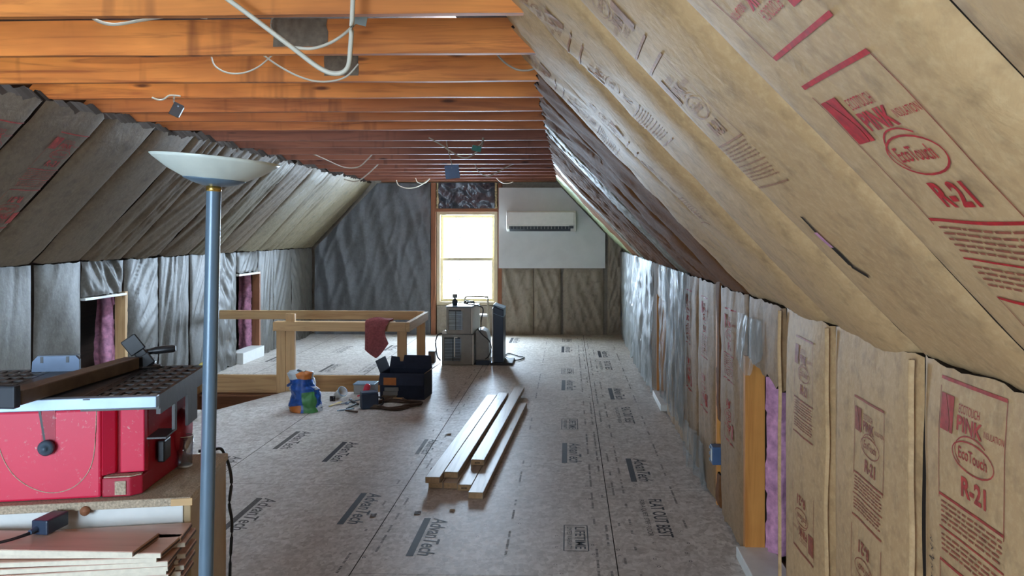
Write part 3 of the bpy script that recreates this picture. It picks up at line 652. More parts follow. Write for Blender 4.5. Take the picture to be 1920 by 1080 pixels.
# window
wn = MB(); ex = .035
def frame(mb, x0, x1, z0, z1, wd, y0, y1, mi=0):
    mb.box(x0, x0+wd, y0, y1, z0, z1, mi); mb.box(x1-wd, x1, y0, y1, z0, z1, mi); mb.box(x0+wd, x1-wd, y0, y1, z0, z0+wd, mi); mb.box(x0+wd, x1-wd, y0, y1, z1-wd, z1, mi)
frame(wn, WX0, WX1, WZ0, WZ1, .05, YB-.01, YB+.14); win = struct(wn.build('window_1', M['vinyl'], bevel=.003))
zm = aty(876, 487, YB).z
for nm, z0, z1, y0 in (('upper_sash', zm-.01, WZ1-.05, YB+.085), ('lower_sash', WZ0+.05, zm+.025, YB+.045)):
    b = MB(); frame(b, WX0+.05, WX1-.05, z0, z1, .042, y0, y0+.035); o = b.build(nm, M['vinyl'], win, .002)
    bx('pane', M['glass'], (WX0+.09, WX1-.09, y0+.015, y0+.019, z0+.04, z1-.04), o)
    b = MB(); xs = [WX0+.09+(WX1-WX0-.18)*k/3 for k in (1, 2)]
    for x in xs: b.box(x-.006, x+.006, y0+.020, y0+.026, z0+.04, z1-.04)
    b.box(WX0+.09, WX1-.09, y0+.0202, y0+.0262, (z0+z1)/2-.006, (z0+z1)/2+.006); b.build('grille', M['white'], o)
# mini split
a, c = aty(949, 434, 11.75), aty(1080, 395, 11.75); W_, H_ = c.x-a.x, c.z-a.z
t = thing('air_conditioner', 'white wall-mounted air conditioner on the drywall panel', 'air conditioner', (a.x, YB-.062, a.z))
b = MB(); prof = [(0, 0), (-.10, 0), (-.155, .035), (-.175, .075), (-.185, .10), (-.185, H_-.03), (-.17, H_), (0, H_)]
b.prism([(0, y, z) for y, z in prof], (W_, 0, 0)); b.build('body', M['ac_white'], t, .006)
b = MB(); b.box(.03, W_-.03, -.193, -.183, .095, H_-.02); b.build('front_panel', M['ac_white'], t, .006)
b = MB(); b.prism([(.04, -.108, .003), (.04, -.158, .036), (.04, -.178, .078), (.04, -.10, .07)], (W_-.12, 0, 0)); b.build('air_outlet', M['grey_dark'], t)
b = MB()
for k in range(18): b.box(.05+k*(W_-.16)/17, .058+k*(W_-.16)/17, -.183, -.12, .035, .075)
b.build('louvre', M['grey_case'], t); bx('display', M['black'], (W_-.10, W_-.035, -.190, -.17, .045, .082), t)
t = thing('outlet_box', 'small blue outlet box at the gable end of the right knee wall', 'electrical box', (.80, 11.75, atx(1168, 594, .8).z))
bx('box_body', M['box_blue'], (-.02, .05, -.05, .05, -.07, .07), t, .004); bx('outlet_face', M['black'], (-.024, -.02, -.03, .03, -.05, .05), t)

# ------------------------------------------------------------------ stair guard rail of two-by-fours
g = thing('guard_rail', 'pale pine guard rail framed round the stair opening', 'railing', (-2.2, 7.7, 0))
def gr(name, mat, *d): return local(g, bx(name, mat, d, bevel=.003))
yF, yBk = 7.66, 8.66; xl_, xr_ = -2.86, -1.53; zT = .678
gr('post', M['pine_z'], xl_+.02, xl_+.108, yF+.04, yF+.078, -.02, zT-.09)
gr('post', M['pine_z'], xl_+.112, xl_+.2, yF+.04, yF+.078, -.02, zT+.075)
gr('post', M['pine_z'], xr_-.125, xr_-.036, yF+.04, yF+.078, .0, zT-.09)
gr('post', M['pine_z'], xr_-.11, xr_-.02, yBk-.04, yBk-.002, .0, zT-.0)
gr('rail', M['pine_x'], xl_, xr_-.036, yF, yF+.038, zT-.089, zT)
gr('rail', M['pine_y'], xr_-.034, xr_+.004, yF, yBk+.04, zT-.09, zT+.001)
gr('rail', M['pine_x'], XL+.03, xr_-.038, yBk+.0, yBk+.038, zT-.085, zT+.01)
gr('rail', M['pine_x'], xl_-.001, xr_-.16, yF+.04, yF+.129, zT-.04, zT-.001)
# cloth over the rail
b = MB(); pa, pb = aty(686, 600, yF).x, aty(728, 600, yF).x
def cloth(u, v, o=0):
    x = pa+(pb-pa)*u; fr = .016+o
    z1 = zT; path = v*.66
    # back tail, over the top, front tail
    if v < .16: y, z = yF+.135+fr, zT-.05+.07*(v/.16)
    elif v < .36: y, z = yF+.135+fr-(.145+2*fr)*((v-.16)/.2), zT+.02+.022*math.sin(math.pi*(v-.16)/.2)*math.sin(math.pi*min(1, u*1.25))+o
    else:
        k = (v-.36)/.64; L = .27+.18*u-.55*max(0, u-.45)**1.2*.9; y, z = yF-.01-fr, zT+.01-L*k
    y += .010*math.sin(u*9+v*3)*(1 if v > .4 else .2)-(.014 if v > .4 else 0); x += .02*math.sin(v*7)*u
    return Vector((x, y, z))
b.grid(lambda u, v: cloth(u, v), 14, 30); b.grid(lambda u, v: cloth(1-u, v, .003), 14, 30)
tag(b.build('cloth', M['maroon']), 'maroon cloth hanging over the front rail of the stair guard', 'cloth')
# ------------------------------------------------------------------ stack of lumber on the floor
def boards():
    rows = [((843, 740), (962, 757), None)]
L0 = lambda px, py, z: fl(px, py, z)
def two4(name, pn, pfar, z, label, stamp=False):
    """a 2x4 lying flat: pn near right bottom corner (floor coords), pfar far right bottom corner"""
    n = Vector((pn[0], pn[1], z)); f_ = Vector((pfar[0], pfar[1], z)); d = (f_-n).normalized(); sd = Vector((d.y, -d.x, 0))
    Ln = 2.44; mtx = Matrix(((d.x, -sd.x, 0, n.x), (d.y, -sd.y, 0, n.y), (0, 0, 1, z), (0, 0, 0, 1)))
    b = MB(); b.box(0, Ln, 0, .089, 0, .038, 0, mtx); o = b.build(name, M['lumber'], bevel=.003)
    o2 = MB(); o2.box(-.0012, .0003, .004, .085, .003, .035, 0, mtx); o2.build('end_grain', M['lumber_end'], o)
    if stamp:
        o3 = MB()
        for k in range(5): o3.box(-.0017, -.001, .03+k*.007, .034+k*.007, .012, .022, 0, mtx)
        o3.build('grade_stamp', M['ink'], o)
    return tag(o, label, 'lumber', 'pine boards stacked on the floor')
dirx = (Vector((-.37, 7.10, 0))-Vector((-.497, 4.66, 0))).normalized()
sdl = Vector((-dirx.y, dirx.x, 0))                        # to the left of the boards
def row(base, z, items, first=0):
    for k, (px, py, lab, st) in enumerate(items):
        q = fl(px, py, z); q0 = base+sdl*(.0912*k); q0.z = z; q = q0+dirx*((q-q0).dot(dirx)); two4('pine_board', (q.x, q.y), ((q+dirx*2).x, (q+dirx*2).y), z, lab, st)
row(fl(906, 936), 0, [(906, 936, 'pine two-by-four on the floor, rightmost and nearest of the lumber pile', False), (882, 921, 'pine two-by-four on the floor with a stamped end, left of the rightmost board', True),
    (860, 917, 'pine two-by-four at the bottom left of the lumber pile, second board in', False), (837, 916, 'pine two-by-four at the far left bottom of the lumber pile', False)])
row(fl(908, 873, .0385), .0385, [(908, 873, 'upper pine two-by-four with a stamped end lying in the middle of the pile', True)])
row(fl(859, 897, .0385), .0385, [(859, 897, 'topmost bright pine two-by-four on the left of the pile', False), (838, 907, 'pine two-by-four lying along the left edge on top of the pile', False)])
# ------------------------------------------------------------------ appliances by the window
def ac_unit(loc, rz, w_, d_, h, label, split=True):
    t = thing('window_air_conditioner', label, 'air conditioner', loc, 'boxy air conditioners stacked by the window', rz)
    bx('case', M['grey_case'], (0, w_, 0, d_, 0, h), t, .012)
    b = MB(); b.box(.03, w_*.60, -.004, .0, .05, h-.035); b.build('grille_recess', M['grey_dark'], t)
    b = MB()
    for c in range(2):
        x0 = .035+c*(w_*.285)
        for k in range(15): b.box(x0, x0+w_*.255, -.008, -.003, .055+k*(h-.10)/15, .055+k*(h-.10)/15+.008)
    b.build('louvre', M['steel'], t)
    bx('front_bezel', M['ac_white'], (w_*.985, w_+.014, -.004, d_*.98, .005, h-.005), t, .01)
    return t
p = fl(828, 685); A1 = ac_unit((p.x, 9.26, 0), 0, .36, .46, .36, 'lower grey window air conditioner standing on the floor by the window')
A2 = ac_unit((p.x+.05, 9.27, .362), math.radians(-6), .30, .42, .315, 'upper grey window air conditioner tilted on top of the other one')
bx('top_plate', M['paleblue'], (-.005, .31, -.004, .42, .3155, .325), A2, .003)
b = MB(); b.box(.145, .158, -.016, -.009, .1, .33); b.box(.145, .185, -.016, -.009, .318, .332); b.build('white_strap', M['white'], A1)
# dehumidifier with domed top
p = fl(888, 684); t = thing('dehumidifier', 'grey round-topped dehumidifier between the air conditioners and the dark tower', 'dehumidifier', (p.x+.022, 9.3, 0))
b = MB(); prof = [(0, .05), (.16, .05), (.155, .30), (.13, .385), (.075, .41), (0, .40)]; b.prism([(x, 0, z) for x, z in prof], (0, .30, 0)); b.build('body', M['grey_case'], t, .018, 3)
bx('base', M['navy'], (.0, .162, -.01, .31, .0, .052), t, .008); DEH = t
# tall dark tower with slanted control head
p = fl(925, 684); t = thing('portable_air_conditioner', 'tall narrow dark blue portable air conditioner with a pale control head', 'air conditioner', (p.x, 9.3, 0))
wt, ht = .118, .70
b = MB(); b.prism([(0, 0, .03), (wt, 0, .03), (wt, 0, ht-.06), (0, 0, ht-.02)], (0, .36, 0)); b.build('body', M['navy'], t, .008)
b = MB(); b.prism([(-.006, -.004, ht-.10), (wt+.006, -.004, ht-.145), (wt+.006, .06, ht-.045), (-.006, .06, ht)], (0, .30, 0)); b.build('control_panel', M['paleblue'], t, .006)
bx('side_trim', M['white'], (-.013, -.001, -.006, .3, .03, ht-.04), t, .003)
b = MB(); b.prism([(.01, -.0042, ht-.095), (.05, -.0042, ht-.11), (.05, .057, ht-.03), (.01, .057, ht-.014)], (0, .0, .004)); b.build('keypad', M['slate'], t)
b = MB(); b.box(-.035, wt+.11, -.03, .36, 0.0, .03); b.build('base', M['black'], t, .006)
# cords
TOWER = t
def cord(name, pts, r, mat, label, cat='cord', seg=6, group=None):
    b = MB(); b.tube(pts, r, seg); return tag(b.build(name, mat), label, cat, group)
cord('power_cord', [fl(*q, .012) for q in ((945, 668), (952, 663), (962, 664), (975, 668), (983, 670), (972, 675), (960, 674), (950, 670))], .008, M['black'], None, None)
local(TOWER, bpy.data.objects['power_cord'])
cord('power_cord', [aty(*q, 9.22) for q in ((895, 616), (905, 628), (918, 640), (921, 655), (916, 668), (910, 673))], .007, M['black'], None, None)
local(DEH, bpy.data.objects['power_cord.001'])
cord('power_cord', [aty(*q, 9.2) for q in ((829, 625), (821, 628), (817, 640), (818, 655), (820, 668), (826, 676))], .008, M['grey_dark'], None, None)
local(A1, bpy.data.objects['power_cord.002'])
# step stool with a handle
p = fl(882, 645); t = thing('step_stool', 'cream metal step stool with a raised handle by the window', 'step stool', (p.x, 10.45, 0)); 
b = MB(); wS = .30; b.tube([(wS+.01, .03, .0), (wS, 0, .36), (wS+.0, 0, .66), (wS-.03, 0, .70), (.0, 0, .70)], .013); b.tube([(0, 0, .70), (0, .0, .62)], .013, curve=False); b.build('handle', M['cream'], t)
for x in (.0, wS):
    b = MB(); b.tube([(x, -.12, 0), (x, .02, .46)], .013, curve=False); b.build('leg', M['cream'], t)
    b = MB(); b.tube([(x, .2, 0), (x, .05, .46)], .013, curve=False); b.build('leg', M['cream'], t)
bx('step', M['white'], (-.0, wS, -.10, .06, .20, .225), t, .004); bx('step', M['white'], (-.0, wS, -.02, .16, .44, .465), t, .004)
# things on and beside the air conditioners
zt2 = .362+.325; q0 = aty(853, 568, 9.4)
t = thing('spray_bottle', 'small clear bottle standing on the upper air conditioner', 'bottle', (q0.x, 9.4, zt2))
b = MB(); b.lathe([(0, 0), (.03, 0), (.032, .05), (.014, .07), (.013, .085)]); b.build('bottle_body', M['grey_dark'], t); b = MB(); b.lathe([(.0, .085), (.03, .085), (.032, .13), (.0, .135)]); b.build('cap', M['grey_case'], t)
b = MB(); q1 = aty(880, 566, 9.4); b.tube([Vector((q1.x+.09*math.cos(k*1.1)*(.5+.5*R.random()), 9.42+.06*math.sin(k*1.1), zt2+.022+.012*(k % 3))) for k in range(16)]+[Vector((q1.x+.16, 9.33, zt2-.02)), Vector((q1.x+.155, 9.27, zt2-.16)), Vector((q1.x+.15, 9.27, zt2-.29))], .008, 6)
tag(b.build('cord_bundle', M['black']), 'bundle of black cord coiled on the upper air conditioner', 'cord')
b = MB(); p = aty(833, 623, 9.35); b.grid(lambda u, v: Vector((p.x-.035+.09*u, 9.27+.12*v, .362+.035*math.sin(math.pi*u)*math.sin(math.pi*v)+.006*noise.noise(Vector((u*7, v*7, 0)))+.003)), 10, 10)
tag(b.build('white_rag', M['white']), 'crumpled white rag on the corner of the lower air conditioner', 'rag')
p = fl(822, 668); tag(bx('small_box', M['cordbrown'], (p.x-.035, p.x+.04, 9.4, 9.5, 0, .14), bevel=.004), 'small brown box on the floor left of the lower air conditioner', 'box')
p = fl(815, 672); tag(bx('plug_adapter', M['black'], (p.x-.05, p.x+.03, 9.3, 9.36, 0, .035), bevel=.004), 'flat black adapter on the floor left of the small brown box', 'adapter')
# ------------------------------------------------------------------ clutter on the floor in front of the stair opening
# crumpled bag
p = fl(571, 774); t = thing('plastic_bag', 'crumpled blue plastic bag with green and orange print beside the stair opening', 'bag', (p.x, p.y+.08, 0))
b = MB()
def bagf(u, v):
    a = u*2*math.pi; z = .345*v; r = (.135-.03*v)*(1-.32*v*v) if v < .75 else .085+.05*(v-.75)*2
    r *= 1+.25*noise.noise(Vector((math.cos(a)*1.5, math.sin(a)*1.5, v*4)))+.12*ridge(Vector((math.cos(a)*4, math.sin(a)*4, v*9)))
    if v > .99: r *= .35
    r *= 1+.10*noise.noise(Vector((math.cos(a)*7, math.sin(a)*7, v*14)))+(.25*math.cos(a-2.6) if v > .6 else .0)
    return Vector((r*math.cos(a)-.05*v, r*.75*math.sin(a), max(0.002, z+.015*noise.noise(Vector((a, v*6, 2))))))
def bagm(u, v):
    n = noise.noise(Vector((math.cos(u*6.28)*1.6, v*3.2, 4)))
    if v < .14 and .5 < u < .72: return 3
    if .74 < u < .9 and v < .5: return 1
    if v > .82: return 3 if u > .7 else 2
    return 2 if n > .22 else 0
b.grid(bagf, 40, 26, bagm); b.add([bagf(k/40, 0) for k in range(40)], [tuple(range(40))]); b.build('bag_film', [M['bag_blue'], M['bag_green'], M['bag_white'], M['bag_orange']], t)
# bottle
p = fl(583, 748); t = thing('soda_bottle', 'dark soda bottle with a black cap standing behind the crumpled blue bag', 'bottle', (p.x, p.y, 0))
b = MB(); b.lathe([(0, 0), (.042, 0), (.045, .02), (.045, .12)]); b.build('cola', M['cola'], t); b = MB(); b.lathe([(.0455, .12), (.0455, .15), (.034, .19), (.016, .215), (.014, .225)]); b.build('shoulder', M['bag_white'], t)
b = MB(); b.lathe([(.0, .225), (.017, .225), (.017, .246), (0, .246)]); b.build('cap', M['black'], t)
# open box
pL, pR = fl(754, 749), fl(795, 750); t = thing('cardboard_box', 'open navy cardboard box with an orange label near the stair guard', 'box', (pL.x, pL.y, 0), rz=math.radians(-4))
wB = .42; x0 = -.21; hB = .24; dB = .30; th = .006
b = MB(); b.box(x0, x0+wB, 0, th, 0, hB); b.box(x0, x0+wB, dB-th, dB, 0, hB); b.box(x0, x0+th, th, dB-th, 0, hB); b.box(x0+wB-th, x0+wB, th, dB-th, 0, hB); b.box(x0+th, x0+wB-th, th, dB-th, 0, th); b.build('body', [M['card']], t)
def flap(pts, mat, d): 
    b = MB(); b.prism(pts, d); b.build('flap', mat, t)
flap([(x0, 0, hB), (x0, dB, hB), (x0-.045, dB, hB+.11), (x0-.045, 0, hB+.11)], M['card'], (.004, 0, .004))
flap([(x0+wB, 0, hB), (x0+wB, dB, hB), (x0+wB+.08, dB, hB+.05), (x0+wB+.08, 0, hB+.05)], M['card_in'], (.0, 0, .005))
flap([(x0, dB, hB), (x0+wB, dB, hB), (x0+wB-.02, dB+.03, hB+.12), (x0+.14, dB+.03, hB+.12), (x0+.13, dB+.02, hB+.06), (x0+.10, dB+.02, hB+.06), (x0+.09, dB+.03, hB+.10), (x0+.01, dB+.03, hB+.11)], M['card'], (0, .004, .0))
flap([(x0, 0, hB), (x0+wB, 0, hB), (x0+wB, -.05, hB-.10), (x0, -.05, hB-.10)], M['card'], (0, -.004, 0))
bx('label', M['orange'], (x0+.05, x0+.17, -.057, -.0552, hB-.10, hB-.03), t, .0005)
# foam blocks leaning before the box
for k in range(3):
    o = bx('foam_block', M['grey_case'] if k else M['greyplaster'], (-.07+.012*k, .07+.008*k, -.03, .05, k*.038, k*.038+.036), bevel=.004); p = fl(731, 748); o.location = (p.x, p.y, 0)
    tag(o, ['grey foam slab at the bottom in front of the navy box', 'middle grey foam slab in front of the navy box', 'topmost grey foam slab in front of the navy box'][k], 'foam slab', 'slabs in front of the navy box')
p = fl(748, 748); o = bx('wood_offcut', M['pine_x'], (-.04, .06, -.03, .0, 0, .03), bevel=.003); o.location = (p.x+.005, p.y-.08, 0); tag(o, 'short pine offcut on the floor in front of the navy box', 'offcut')
# small dark case with handle
p = fl(694, 767); t = thing('tool_case', 'small dark case with a looped handle on the floor beside the coiled cord', 'case', (p.x, p.y, 0), rz=math.radians(24))
bx('case_body', M['navy'], (-.075, .075, 0, .1, 0, .135), t, .012); bx('lid', M['slate'], (-.072, .072, .003, .097, .135, .146), t, .003)
b = MB(); b.tube([(.075, .03, .02), (.115, .03, .03), (.12, .03, .08), (.075, .03, .095)], .007); b.build('handle', M['black'], t)
p = fl(682, 744); t2 = thing('scoop', 'bright pink-red plastic scoop lying behind the small dark case', 'scoop', (p.x, p.y, 0))
b = MB(); b.lathe([(0, 0), (.02, .0), (.028, .06), (.03, .10), (.02, .125), (0, .13)], m=Matrix.Rotation(.35, 4, 'Y')); b.build('cup', M['pinkred'], t2); b = MB(); b.tube([(-.01, 0, .02), (-.06, 0, .006)], .007, curve=False); b.build('handle', M['pinkred'], t2)
# coil of cord
p = fl(728, 765); b = MB(); pts = []
for k in range(64):
    a = k*.42; r = .19+.035*math.sin(k*1.7); pts.append((p.x+.03+r*1.15*math.cos(a), p.y+.06+r*.8*math.sin(a), .012+.006*(k//15)+.004*math.sin(k)))
b.tube(pts, .009, 6); tag(b.build('extension_cord', M['cordbrown']), 'coiled brown extension cord on the floor in front of the navy box', 'cord')
p = fl(636, 748); t = thing('plastic_cup', 'white plastic cup tipped over among the tools on the floor', 'cup', (p.x, p.y, .045))
mt = Matrix.Rotation(.9, 4, 'Y') @ Matrix.Rotation(.5, 4, 'X')
b = MB(); b.lathe([(0, -.045), (.034, -.045), (.046, .06), (.043, .06), (.031, -.04), (0, -.04)], m=mt); b.build('cup_body', M['white'], t); b = MB(); b.lathe([(.045, .052), (.05, .056), (.05, .062), (.044, .062)], m=mt); b.build('rim', M['paleblue'], t)
for k, px in enumerate((621, 626)):
    p = fl(px, 752); b = MB(); b.lathe([(0, 0), (.014, 0), (.014, .045), (0, .045)], c=(p.x, p.y, 0), seg=16); tag(b.build('small_canister', M['cola']), ['left one of the two small dark canisters beside the white cup', 'right one of the two small dark canisters beside the white cup'][k], 'canister', 'dark canisters by the cup')
p = fl(672, 748); o = bx('storage_case', M['grey_case'], (-.10, .10, 0, .16, 0, .09), bevel=.008); o.location = (p.x, p.y+.2, 0); tag(o, 'low grey plastic case behind the pink-red scoop', 'case'); bx('lid', M['paleblue'], (-.105, .105, -.005, .165, .09, .102), o, .004)
for k, (a, c, mm, lb, r_) in enumerate((((617, 762), (640, 753), 'yellow', 'yellow stick lying left of the scattered tools', .006), ((622, 760), (656, 752), 'cream', 'cream stick lying across the scattered tools', .006), ((632, 770), (664, 766), 'steel', 'steel wrench lying at the front of the scattered tools', .007),
                                    ((650, 766), (668, 757), 'black', 'black screwdriver lying by the small dark case', .009), ((640, 757), (676, 749), 'steel', 'long steel rod lying behind the scattered tools', .006), ((648, 770), (670, 772), 'cordbrown', 'brown handled tool nearest the camera in the clutter', .009), ((655, 750), (672, 758), 'blackgrey', 'dark pliers lying beside the white cup', .01))):
    b = MB(); P, Q = fl(*a, r_+.002), fl(*c, r_+.002); b.tube([P, P.lerp(Q, .35), Q], r_, 8, taper=lambda u: 1.0 if u > .3 else .7); tag(b.build('hand_tool', M[mm]), lb, 'tool', 'tools scattered on the floor')
for k, (px, py) in enumerate(((657, 752), (663, 755), (651, 758))):
    p = fl(px, py); b = MB(); b.lathe([(0, 0), (.016, 0), (.018, .012), (.01, .022), (0, .024)], c=(p.x, p.y, 0), seg=14); tag(b.build('metal_fitting', M['steel']), ['shiny metal fitting farthest back among the scattered tools', 'shiny metal fitting closest to the small dark case', 'shiny metal fitting closest to the sticks'][k], 'fitting', 'shiny fittings among the tools')
for k, (px, py, s_) in enumerate(((783, 962, 1), (848, 958, .8), (700, 967, .9), (842, 815, .9), (812, 880, 1))):
    p = fl(px, py); b = MB(); b.grid(lambda u, v: Vector((p.x+.035*s_*(u-.5), p.y+.05*s_*(v-.5), .002+.009*abs(noise.noise(Vector((u*3+k, v*3, 1)))))), 5, 5)
    tag(b.build('wood_chip', M['dust'] if k % 2 else M['cordbrown']), ['pale wood chip on the floor left of the lumber ends', 'wood chip just in front of the lumber ends', 'wood chip on the printed bar left of the lumber', 'thin chip lying beside the far half of the lumber', 'red-brown chip lying beside the near left of the lumber'][k], 'wood chip', 'wood chips on the floor')
# ------------------------------------------------------------------ work bench, table saw, planks
ZB = .85; pr_ = fl(359, 931, ZB); xB = pr_.x; yB0 = pr_.y; TH = math.radians(11)
_ct, _st = math.cos(TH), math.sin(TH)
def unrot(p):
    dx, dy = p.x-xB, p.y-yB0; return Vector((xB+dx*_ct+dy*_st, yB0-dx*_st+dy*_ct, p.z))
def ptl(px, py, y):                                   # photo point on the bench's own frontal plane
    n = Vector((-_st, _ct, 0)); return unrot(pl(px, py, n, n.dot(Vector((xB, yB0, 0)))+y-yB0))
def rotd(p): 
    dx, dy = p[0]-xB, p[1]-yB0; return Vector((xB+dx*_ct-dy*_st, yB0+dx*_st+dy*_ct, p[2]))
yB1 = unrot(fl(425, 849, ZB)).y
t = thing('work_bench', 'painted cabinet bench with a white front and tan side under the red saw', 'bench', (xB, yB0, 0)); BN = t
def lb(name, mat, d, bevel=.003): return local(t, bx(name, mat, d, bevel=bevel))
lb('bench_top', M['dust'], (-2.3, xB, yB0-.005, yB1, ZB-.022, ZB))
lb('top_edge', M['pine_x'], (xB-.05, xB+.004, yB0-.008, yB0-.004, ZB-.021, ZB-.002), .001)
lb('drawer_front', M['white'], (-2.28, xB-.024, yB0+.012, yB0+.032, ZB-.20, ZB-.023))
lb('front_panel', M['white'], (-2.28, xB-.022, yB0+.018, yB0+.034, .05, ZB-.205))
lb('side_panel', M['tan'], (xB-.022, xB-.004, yB0+.01, yB1-.01, 0, ZB-.023))
lb('back_panel', M['tan'], (-2.28, xB-.023, yB1-.03, yB1-.012, 0, ZB-.023))
b = MB(); p = ptl(162, 956, yB0); b.lathe([(0, 0), (.007, 0), (.007, .012), (.012, .018), (.012, .024), (0, .027)], m=Matrix.Rotation(math.pi/2, 4, 'X'), c=(p.x, yB0+.012, p.z), seg=16); local(t, b.build('knob', M['stud_red']))
# saw
y0 = yB0+.02; XS = ptl(189, 850, y0).x
t = thing('table_saw', 'red bench-top table saw with a dark slotted table on the white bench', 'table saw', (xB, yB0, ZB)); SAW = t
def sv(o): return local(t, o)
zt_ = 1.085; xl = xB-1.0
P_ = ptl
# stepped red housing
b = MB(); xa = XS; xb_ = ptl(223, 850, y0+.03).x; xc = ptl(270, 850, y0+.03).x; zb = ZB+.002
b.prism([(xl, y0, zb), (xa, y0, zb), (xa, y0+.30, zb), (xl, y0+.30, zb)], (0, 0, zt_-zb)); sv(b.build('front_housing', M['red'], bevel=.006))
b = MB(); b.prism([(xa+.0005, y0+.002, zb+.055), (xb_-.008, y0+.03, zb+.055), (xb_-.008, y0+.29, zb+.055), (xa+.0005, y0+.29, zb+.055)], (0, 0, zt_-zb-.055)); b.prism([(xb_+.004, y0+.028, zb+.055), (xc, y0+.034, zb+.055), (xc, y0+.31, zb+.055), (xb_+.004, y0+.31, zb+.055)], (0, 0, zt_-zb-.055)); sv(b.build('side_rib', M['red'], bevel=.003))
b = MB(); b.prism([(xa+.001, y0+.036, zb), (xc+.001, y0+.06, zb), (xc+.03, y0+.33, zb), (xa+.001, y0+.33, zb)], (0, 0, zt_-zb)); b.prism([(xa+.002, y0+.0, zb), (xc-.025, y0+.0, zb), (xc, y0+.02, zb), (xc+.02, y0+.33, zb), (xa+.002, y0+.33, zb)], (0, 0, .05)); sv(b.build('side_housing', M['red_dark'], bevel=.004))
b = MB(); b.box(xa+.035, xc-.035, y0-.003, y0+.004, zb+.006, zb+.042); sv(b.build('foot_pocket', M['dust']))
b = MB(); b.prism([(xa+.006, y0+.003, zb+.0502), (xc-.028, y0+.004, zb+.0502), (xc-.004, y0+.022, zb+.0502), (xc-.004, y0+.034, zb+.0502), (xa+.006, y0+.03, zb+.0502)], (0, 0, .003)); sv(b.build('dust_ledge', M['dust']))
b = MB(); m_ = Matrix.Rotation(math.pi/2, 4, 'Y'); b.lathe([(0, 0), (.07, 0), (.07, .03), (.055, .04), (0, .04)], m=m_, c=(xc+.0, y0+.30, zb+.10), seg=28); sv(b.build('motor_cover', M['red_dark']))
b = MB(); b.lathe([(0, 0), (.018, 0), (.02, .008), (.02, .014), (.014, .02), (.006, .021), (.006, .026), (0, .026)], m=Matrix.Rotation(math.pi/2, 4, 'X'), c=P_(90, 838, y0-.001), seg=28); sv(b.build('bevel_knob', M['dial']))
p, q = P_(71, 765, y0), P_(83, 828, y0); b = MB(); b.prism([(p.x, y0-.0012, p.z), (p.x+.006, y0-.0012, p.z), (q.x+.004, y0-.0012, q.z), (q.x-.001, y0-.0012, q.z)], (0, .001, 0)); sv(b.build('tilt_slot', M['black']))
p, q = P_(78, 765, y0), P_(104, 828, y0); b = MB(); b.box(p.x, q.x, y0-.001, y0, q.z, p.z); sv(b.build('dusty_strip', M['dust'] if False else M['red_dark']))
arc = [(-12, 700), (-8, 800), (2, 850), (25, 890), (60, 915), (100, 924), (140, 912), (168, 880), (178, 835), (181, 763)]
b = MB(); b.tube([P_(x, y, y0-.0005) for x, y in arc], .0012, 6); sv(b.build('guide_arc', M['dust']))
p = P_(299, 847, y0+.1); b = MB(); b.box(xc+.012, xc+.032, y0+.1, y0+.16, p.z-.03, p.z+.03); sv(b.build('switch', M['black'], bevel=.004))
# table top
ZT = 1.138; _q = unrot(fl(298, 741, ZT)); TF, xt1 = _q.y, _q.x; TB = unrot(fl(378, 684, ZT)).y; xt0 = -1.95; gx0 = xt1-.185; gx1 = xt1-.008
xbL = unrot(fl(80, 702, ZT)).x; b = MB(); b.box(xbL+.001, gx0, TF, TB, ZT-.03, ZT); sv(b.build('saw_table', M['blackgrey'], bevel=.002))
def lattice(xa, xb, ya, yb, nx, ny):
    b = MB(); b.box(xa, xb, ya, ya+.012, ZT-.035, ZT); b.box(xa, xb, yb-.012, yb, ZT-.035, ZT); b.box(xb-.01, xb, ya+.012, yb-.012, ZT-.05, ZT); b.box(xa, xa+.012, ya+.012, yb-.012, ZT-.03, ZT)
    for k in range(1, nx): x = xa+.012+(xb-xa-.022)*k/nx; b.box(x-.006, x+.006, ya+.012, yb-.012, ZT-.022, ZT-.0004)
    for k in range(1, ny): y = ya+.012+(yb-ya-.024)*k/ny; b.box(xa+.012, xb-.01, y-.010, y+.010, ZT-.022, ZT)
    b.box(xa+.012, xb-.01, ya+.012, yb-.012, ZT-.012, ZT-.006, 1)  # added white plate imitates light caught on the webbing
    return b
sv(lattice(gx0+.001, xt1, TF, TB, 5, 8).build('extension_wing', [M['blackgrey'], M['white']])); sv(lattice(xbL-.5, xbL, TF+.16, TB-.01, 15, 5).build('extension_wing', [M['blackgrey'], M['white']]))
b = MB(); b.box(xbL-.5, xbL, TF, TF+.159, ZT-.03, ZT); sv(b.build('wing_plate', M['alu'], bevel=.002))
b = MB(); b.box(xt0-.1, xt1+.002, TF-.026, TF-.001, ZT-.026, ZT+.003); sv(b.build('front_rail', M['alu'], bevel=.002))
xm = ptl(170, 745, TF).x; b = MB(); b.box(xm-.008, xm+.008, TF-.027, TB, ZT-.002, ZT+.0008); sv(b.build('mitre_slot', M['black']))
# rip fence with clamp, lying skewed across the table
svr = sv
fa, fb = fl(52, 757, ZT+.004), fl(262, 692, ZT+.004); fd = (fb-fa).normalized(); fn_ = Vector((-fd.y, fd.x, 0))
def bar(p, d, n, L0, L1, w0, w1, z0, z1):
    b = MB(); b.box(0, 1, 0, 1, 0, 1); b.v = [tuple(unrot(p+d*(L0+(L1-L0)*x)+n*(w0+(w1-w0)*y)+Vector((0, 0, z0+(z1-z0)*z)))) for x, y, z in b.v]; return b
fen = sv(bar(fa, fd, fn_, -.02, (fb-fa).length, 0, .048, 0, .036).build('rip_fence', M['fence'], bevel=.004))
cl = bar(fa, fd, fn_, -.045, -.021, .0, .07, -.004, .05).build('fence_clamp', M['grey_dark'], bevel=.005); cl.parent = fen
